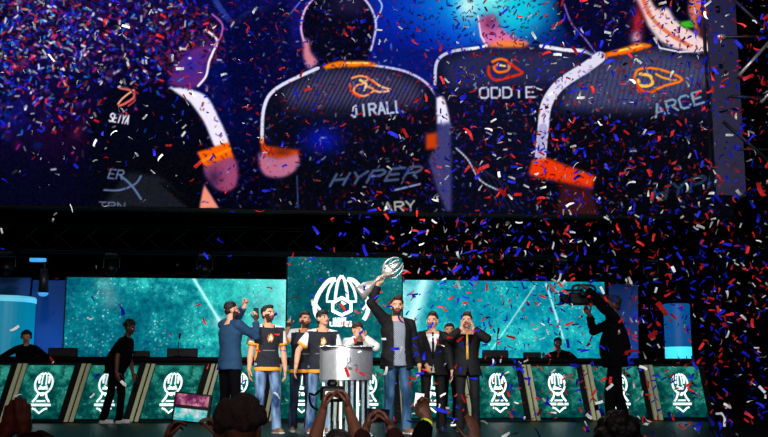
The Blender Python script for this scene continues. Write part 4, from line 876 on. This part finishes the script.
# suits
person('young man in black suit with white shirt and black tie', 433, DP+.75, 1.70, rz=-4, yaw=-12, pitch=0, R=((-.10, -.20, .96), (-1, .4, 0), (.35, -.3, -1), (.3, 1, 0), 'grip'), L=((.30, -.06, .82), (.6, 1, 0), (0, -.1, -1), (-1, 0, 0), 'relax'), top='suit_white', legs='suit', style='quiff', hair='hairbrown', skin='skin_light')
person('person with dark hair half hidden behind the two suited men', 450, DP+1.9, 1.62, rz=10, yaw=-20, pitch=2, top='darktop', legs='darkcloth', style='short', hair='hair', skin='skin_tan', voxel=.01)
person('man in black suit with gold tie cupping both hands around mouth', 468, DP+.7, 1.69, rz=-8, yaw=-6, pitch=-4, R=((-.085, -.20, 1.51), (-1, 0, -.8), (.12, .25, 1), (1, .3, 0), 'cup'), L=((.085, -.20, 1.51), (1, 0, -.8), (-.12, .25, 1), (-1, .3, 0), 'cup'), top='suit_gold', legs='suit', style='quiff', hair='hairbrown', skin='skin_light')
# technician behind desk on the right
person('technician in dark shirt leaning on the worktop with one hand raised', 567, 21.1, 1.70, rz=-30, lean=(-.08, -.14), pitch=10, R=((-.34, -.35, 1.22), (-1, .2, -.6), (-.3, -.1, 1), (.3, -1, 0), 'relax'), L=((.2, -.42, 1.06), (1, .3, 0), (0, -1, -.2), (0, 0, -1), 'flat'), top='darktop', legs='darkcloth', voxel=.01, style='short', skin='skin_dark', drop_hip=.06)
# cameraman
R_, K_, wp = person('cameraman in black aiming a shoulder camera towards the winners', 618, DP-.3, 1.86, rz=-104, yaw=6, pitch=-2, R=((-.10, -.30, 1.52), (-.6, -.2, -1), (.0, -.6, .9), (1, 0, .2), 'grip'), L=((.02, -.34, 1.86), (.8, -.1, -.6), (-.3, -.7, .3), (-.2, -.3, -.8), 'grip'),
       feet=(((-.12, .1, 0), 0), ((.12, -.12, 0), 8)), top='darktop', legs='darkcloth', style='short', hair='hair', fat=.09, skin='skin_dark')
c0 = wp((-.12, -.36, 1.72)); t = thing('video_camera', 'black broadcast video camera with top handle held by the cameraman', 'camera', tuple(c0), math.radians(-92))
g = G(); g.box((0, 0, 0), (.14, .42, .17), bev=.02); part('camera_body', g, 'plastic', t)
g = G(); g.lathe([(0, 0), (.06, 0), (.06, .06), (.075, .08), (.075, .12), (0, .12)], (0, -.2, 0), (0, -1, 0)); L2 = part('lens_barrel', g, 'plastic', t, True)
g = G(); g.lathe([(0, 0), (.066, 0), (.05, .012), (0, .02)], (0, -.32, 0), (0, -1, 0)); part('front_glass', g, 'lens', L2, True)
for sg_ in (1, -1):
    g = G(); g.box((0, -.34, .078*sg_), (.19, .09, .01), bev=.003); part('lens_flap', g, 'plastic', t)
g = G(); g.tube(spline([(0, -.15, .08), (0, -.14, .17), (0, 0, .185), (0, .14, .17), (0, .16, .08)]), .016, 10); part('top_handle', g, 'plastic', t, True)
g = G(); g.box((.11, .0, .06), (.08, .16, .06), bev=.01); part('viewfinder', g, 'plastic', t)
g = G(); g.tube([(-.09, -.25, .12), (-.09, .02, .12)], .018, 10); part('microphone', g, 'plastic', t, True)
g = G(); g.box((0, .26, -.01), (.11, .1, .15), bev=.01); part('battery', g, 'plastic', t)

# ------------------------------------------------------------------ audience in front of the stage
def screen_mat():
    return led_mat('phone_picture', (10, 8, 20), (120, 40, 90), (230, 150, 170), seed=5., cloud=30., stars=0, strength=.9)
def aud(label, px, D, py_top, **kw):
    zt_ = zat(py_top, D); return person(label, px, D, H=zt_, base=0., rz=180, **kw)
def hold(px, py, D, H, base=(0, 0)):
    """local wrist coordinates (figure turned to the stage, so x is mirrored)"""
    return px
def raised(px0, D, H, pts):
    """world point seen at (px,py) at distance Dp -> local coordinates of a figure facing the stage"""
    s = H/1.78; o = np.array(col(px0, D, 0.)); out = []
    for px, py, Dp in pts:
        z = zat(py, Dp); w = np.array(col(px, Dp, z)); q = w-o; out.append(((-q[0])/s, (-q[1])/s, q[2]/s))
    return out
# 1 person holding up the glowing phone
D = 4.5; H = zat(393, D); wa, wb = raised(230, D, H, [(219, 443, D+.40), (165, 445, D+.40)])
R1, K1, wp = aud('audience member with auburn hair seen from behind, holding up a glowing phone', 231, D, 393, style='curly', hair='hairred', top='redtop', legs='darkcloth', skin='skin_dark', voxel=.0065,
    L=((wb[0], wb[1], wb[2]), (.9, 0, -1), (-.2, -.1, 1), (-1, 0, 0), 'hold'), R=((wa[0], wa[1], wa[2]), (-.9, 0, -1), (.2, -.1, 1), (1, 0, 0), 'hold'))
Dp = D+.40; zc_ = zat(408, Dp); p = col(192, Dp, zc_)
t = thing('smartphone', 'glowing phone held sideways in front of the third desk display, filming the stage', 'phone', p); t.rotation_euler = (math.radians(-4), math.radians(6), math.radians(-4))
g = G(); g.box((0, 0, 0), (.175, .01, .135), bev=.004); part('case', g, 'plastic', t)
g = G(); g.box((-.002, -.0065, .035), (.15, .003, .05)); part('screen', g, screen_mat(), t, label='upper half of the lit picture, pink and red')
g = G(); g.box((-.002, -.0065, -.033), (.15, .003, .055)); part('screen', g, led_mat('phone_picture2', (0, 120, 130), (20, 190, 190), (220, 230, 230), seed=2., cloud=22., stars=0, strength=.9), t, label='lower half of the lit picture, cyan')
# 2 photographer with dslr
D = 5.6; H = 1.62; wa, wb = raised(336, D, H, [(347, 404, D+.34), (324, 406, D+.34)])
R2, K2, wp = person('audience member seen from behind raising a photo camera with both hands', 336, D, H=H, base=0., rz=180, top='tee', legs='darkcloth', skin='skin_dark', style='short', hair='hair', voxel=.0065,
    R=((wa[0], wa[1], wa[2]), (-1, 0, -.8), (.1, -.2, 1), (1, -.1, .3), 'hold'), L=((wb[0], wb[1], wb[2]), (1, 0, -.8), (-.1, -.2, 1), (-1, -.1, .3), 'hold'))
Dp = D+.42; zc_ = zat(394, Dp); p = col(332, Dp, zc_); t = thing('photo_camera', 'black photo camera with lit rear display raised above the audience', 'camera', p)
g = G(); g.box((0, 0, 0), (.135, .07, .09), bev=.015); part('camera_body', g, 'plastic', t)
g = G(); g.box((0, -.005, .06), (.06, .07, .045), bev=.018); part('viewfinder_hump', g, 'plastic', t)
g = G(); g.box((-.005, -.038, -.005), (.07, .006, .042)); part('rear_display', g, 'camscreen', t)
g = G(); g.lathe([(0, 0), (.036, 0), (.038, .1), (.03, .11), (0, .11)], (0, .03, -.005), (0, 1, 0)); part('lens_barrel', g, 'plastic', t, True)
g = G(); g.tube(spline([(-.07, 0, .02), (-.10, -.02, -.005), (-.13, -.03, .0), (-.12, -.03, -.06), (-.08, -.02, -.09)]), .007, 6); part('strap', g, 'darkcloth', t, True)
# 3 two hands holding a small phone
D = 5.2; H = 1.58; wa, wb = raised(372, D, H, [(388, 427, D+.34), (364, 429, D+.34)])
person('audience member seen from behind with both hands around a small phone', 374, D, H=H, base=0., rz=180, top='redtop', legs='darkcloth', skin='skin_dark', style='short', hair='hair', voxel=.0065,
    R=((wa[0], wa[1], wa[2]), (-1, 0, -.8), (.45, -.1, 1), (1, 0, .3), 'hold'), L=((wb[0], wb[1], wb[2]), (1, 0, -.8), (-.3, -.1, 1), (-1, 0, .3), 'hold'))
Dp = D+.36; t = phone(col(378, Dp, zat(415, Dp)), 0, 0, math.radians(94), 'dark phone held sideways below the trophy man', w=.065, h=.12)
# 4 raised hand with wristbands
D = 5.0; H = 1.60; (wa,) = raised(432, D, H, [(425, 417, D+.30)])
def bands(root, K, h, s):
    sd, Sh, E, W, *_ = K['arms'][1]; u = nrm(W-E)
    for k in (.03, .062):
        g = G(); c = W-u*k; g.tube([c-u*.011, c+u*.011], .0355, 18); m_ = g.mesh('wristband', 'band', True); m_.transform(Matrix.Scale(s, 4)); link('wristband', m_, root, label='yellow green wristband')
R4, K4, wp = person('audience member from behind, raised arm wearing two yellow wristbands', 436, D, H=H, base=0., rz=180, top='darktop', legs='darkcloth', skin='skin_dark', style='short', hair='hair', voxel=.006, extra=bands,
    L=((wa[0], wa[1], wa[2]), (.6, 0, -1), (.35, -.1, 1), (-.3, 1, 0), 'hold'))
Dp = D+.36; phone(col(419, Dp, zat(400, Dp)), 0, 0, math.radians(8), 'pale screened phone held above the wristbands', 'camscreen', w=.05, h=.075)
# 5.. heads and hands along the bottom edge
D = 4.2; H = 1.64; wa, wb = raised(12, D, H, [(22, 436, D+.2), (4, 437, D+.2)])
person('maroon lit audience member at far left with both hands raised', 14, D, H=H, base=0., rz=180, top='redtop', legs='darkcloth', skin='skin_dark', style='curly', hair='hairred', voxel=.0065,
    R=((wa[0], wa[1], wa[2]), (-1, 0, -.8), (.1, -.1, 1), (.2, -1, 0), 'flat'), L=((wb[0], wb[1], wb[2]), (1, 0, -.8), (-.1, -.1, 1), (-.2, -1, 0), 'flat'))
D = 4.7
person('audience member seen from behind below the man in black', 141, D, H=1.61, base=0., rz=178, top='redtop', legs='darkcloth', skin='skin_dark', style='short', hair='hairred', voxel=.009)
D = 5.1; H = 1.60; (wa,) = raised(484, D, H, [(483, 443, D+.25)])
person('audience member raising a hand below the first desk right of the suits', 478, D, H=H, base=0., rz=182, top='darktop', legs='darkcloth', skin='skin_dark', style='short', hair='hair', voxel=.0075, R=((wa[0], wa[1], wa[2]), (-1, 0, -.8), (.1, -.1, 1), (.2, -1, 0), 'relax'))
D = 4.9
person('curly haired audience member seen from behind at the cameraman\'s feet', 631, D, H=zat(411, D), base=0., rz=184, top='darktop', legs='darkcloth', skin='skin_dark', style='curly', hair='hair', voxel=.009)
person('audience member with short hair in the bottom left between phones', 290, 5.0, H=1.60, base=0., rz=175, top='darktop', legs='darkcloth', skin='skin_dark', style='crop', hair='hair', voxel=.009)

# ------------------------------------------------------------------ confetti
def strip(L_, W_, curl, twist, n=4):
    v = []; a = 0; p = np.array([-L_/2, 0, 0.])
    for i in range(n+1):
        tw = twist*(i/n-.5); u = np.array([0, math.cos(tw), math.sin(tw)])*W_/2; v += [p-u, p+u]; a = curl*(i/n-.5); p = p + np.array([math.cos(a), 0, math.sin(a)])*L_/n
    return np.array(v), [(2*i, 2*i+1, 2*i+3, 2*i+2) for i in range(n)]
cands = []
def weight(x, y, z):
    px, py, dep = to_px(x, y, z)
    w = .03 + .97/(1+math.exp(-(x-1.7)/.6))            # the blast drifts to the right of the stage
    w *= .75 + .25*math.exp(-((z-4.)/2.5)**2)
    if z > 4.9: w = max(w, .30)                            # thick up high on the left too
    if x < -1 and z < 4.4: w *= .8
    if x < -4.5 and z > 3.3: w = max(w, .12)
    return w
tries = 0
while len(cands) < 5200 and tries < 400000:
    tries += 1; y = 4.4 + 13.6*random.random()**.85; x = random.uniform(-8.5, 10.5); z = random.uniform(.4, 9.6)
    px, py, dep = to_px(x, y, z)
    if dep < 4 or px < -60 or px > 828 or py < -40 or py > 460: continue
    if y < 8.5 and (330 < px < 480 and 290 < py < 345) : continue
    if y > 16.6 and z > 4.2 and x > 5.2: continue
    if y > 12.6 and z < DECK+.1: continue
    wgt = weight(x, y, z)*(1. if y > 6.5 else .35)
    if y > 17.3 and z < 2.6: continue
    if random.random() > wgt: continue
    cands.append((dep, x, y, z, px, py))
cands.sort()
inside = [c for c in cands if 0 < c[4] < 768 and 0 < c[5] < 437 and c[0] > 4.6]
ind = set(id(c) for c in inside[:300])
kinds = [('cwhite', .27, 'white', 'slim white paper confetti strip falling through the air over the stage'), ('cred', .34, 'red', 'slim red foil confetti strip falling through the air over the stage'), ('cblue', .39, 'blue', 'slim blue foil confetti strip falling through the air over the stage')]
protos = {}
for mt, _, cn, lb in kinds:
    protos[mt] = []
    for k in range(5):
        v, f = strip(.078, .024, random.uniform(-1.6, 1.6), random.uniform(-1.2, 1.2), 6); g = G(); g.add(v, f); me = bpy.data.meshes.new('confetti_' + cn); me.from_pydata(v.tolist(), [], f); me.materials.append(M[mt]); me.polygons.foreach_set('use_smooth', [True]*len(f)); protos[mt].append(me)
def rot3():
    q = rng.normal(size=4); q /= np.linalg.norm(q); from mathutils import Quaternion
    return Quaternion(q.tolist()).to_matrix()
sg = G(); first = {}
for c in cands:
    r = random.random(); white_bias = .22 if c[1] < -1 else 0.
    mi = 0 if r < .15+white_bias else (1 if r < .52+white_bias*.4 else 2); mt, _, cn, lb = kinds[mi]; R3 = rot3()
    if id(c) in ind:
        if mt not in first:
            o = bpy.data.objects.new('confetti_strip', protos[mt][0]); first[mt] = o
            tag(o, lb, 'confetti', cn + ' confetti strips in the air')
        else: o = first[mt].copy(); o.data = random.choice(protos[mt])
        COL.objects.link(o); o.location = (c[1], c[2], c[3]); o.rotation_euler = R3.to_euler()
    else:
        sc = random.uniform(.85, 1.35); v, f = strip(.074*sc, .0225*sc, random.uniform(-1.4, 1.4), random.uniform(-1, 1), 3); sg.add(v @ np.array(R3).T + np.array(c[1:4]), f, mi)
me = bpy.data.meshes.new('confetti_cloud'); me.from_pydata(np.concatenate(sg.v).tolist(), [], sg.f)
for k in kinds: me.materials.append(M[k[0]])
me.polygons.foreach_set('material_index', sg.m); o = link('confetti_cloud', me); tag(o, 'cloud of small red, white and blue confetti filling the air', 'confetti', kind='stuff')

# ------------------------------------------------------------------ lights
def spot(name, loc, tgt, e, c, size, blend=.6, r=.15):
    l = bpy.data.lights.new(name, 'SPOT'); l.energy = e; l.color = c; l.spot_size = math.radians(size); l.spot_blend = blend; l.shadow_soft_size = r
    o = bpy.data.objects.new(name, l); COL.objects.link(o); o.location = loc; o.rotation_euler = (Vector(tgt)-Vector(loc)).to_track_quat('-Z', 'Y').to_euler(); return o
def area(name, loc, tgt, e, c, sz):
    l = bpy.data.lights.new(name, 'AREA'); l.energy = e; l.color = c; l.size = sz
    o = bpy.data.objects.new(name, l); COL.objects.link(o); o.location = loc; o.rotation_euler = (Vector(tgt)-Vector(loc)).to_track_quat('-Z', 'Y').to_euler(); return o
tg = col(365, DP, 2.4)
spot('key_spot', (-6.0, 3.0, 8.0), tg, 7200, (1, .96, .9), 17, .5)
spot('front_spot', (5.5, 1.0, 8.0), tg, 2800, (1, .97, .93), 17, .5)
spot('added_lectern_spot', tuple(col(352, -3.0, 3.0)), col(352, 13.5, 2.25), 3200, (1, .98, .95), 15, .5, .5)  # low frontal lamp added to put a highlight on the steel lectern
spot('back_spot', (-1.5, 18.6, 10.), tg, 1600, (.75, .9, 1), 34, .6)
spot('wash_front', (0, -3.5, 9.0), (1.5, 12, 5.0), 4600, (.95, .97, 1), 58, .5, .8)
spot('wash_right', (9, 1, 9), (4, 13, 4.2), 2600, (.85, .88, 1), 62, .6, .6)
spot('wash_left', (-8, 3, 9), (2, 12, 4.6), 1300, (.85, .9, 1), 56, .6, .6)
spot('truss_light', (4.6, 14.5, 9.2), tuple(P(722, -5, YT)), 480, (.5, .4, 1.), 34, .8)
spot('panel_left', tuple(P(58, 380, 20.9)), tuple(P(52, 290, 22.2)), 190, (.04, .42, 1.), 80, .7)
spot('panel_right', tuple(P(625, 385, 20.9)), tuple(P(624, 310, 22.2)), 150, (.04, .36, 1.), 80, .7)
area('crowd_red', (-1.5, 2.5, 5.0), (-1, 5, 1.6), 14, (1, .12, .08), 1.2)
area('crowd_fill', (1.5, 9.5, 4.2), (0.2, 5, 1.6), 16, (1, .85, .7), 1.)
w = bpy.data.worlds.new('World'); SC.world = w; w.use_nodes = True; w.node_tree.nodes['Background'].inputs[0].default_value = (.01, .012, .02, 1); w.node_tree.nodes['Background'].inputs[1].default_value = .25

cam = bpy.data.cameras.new('camera'); cam.sensor_width = 36; cam.lens = F/768*36; cam.clip_end = 200
co_ = bpy.data.objects.new('camera', cam); COL.objects.link(co_); co_.location = (0, 0, ZC); co_.rotation_euler = (PI/2+PITCH, 0, -YAW); SC.camera = co_
SC.view_settings.view_transform = 'Standard'; SC.view_settings.look = 'None'; SC.view_settings.gamma = 1; SC.view_settings.exposure = 0; SC.view_settings.use_curve_mapping = False
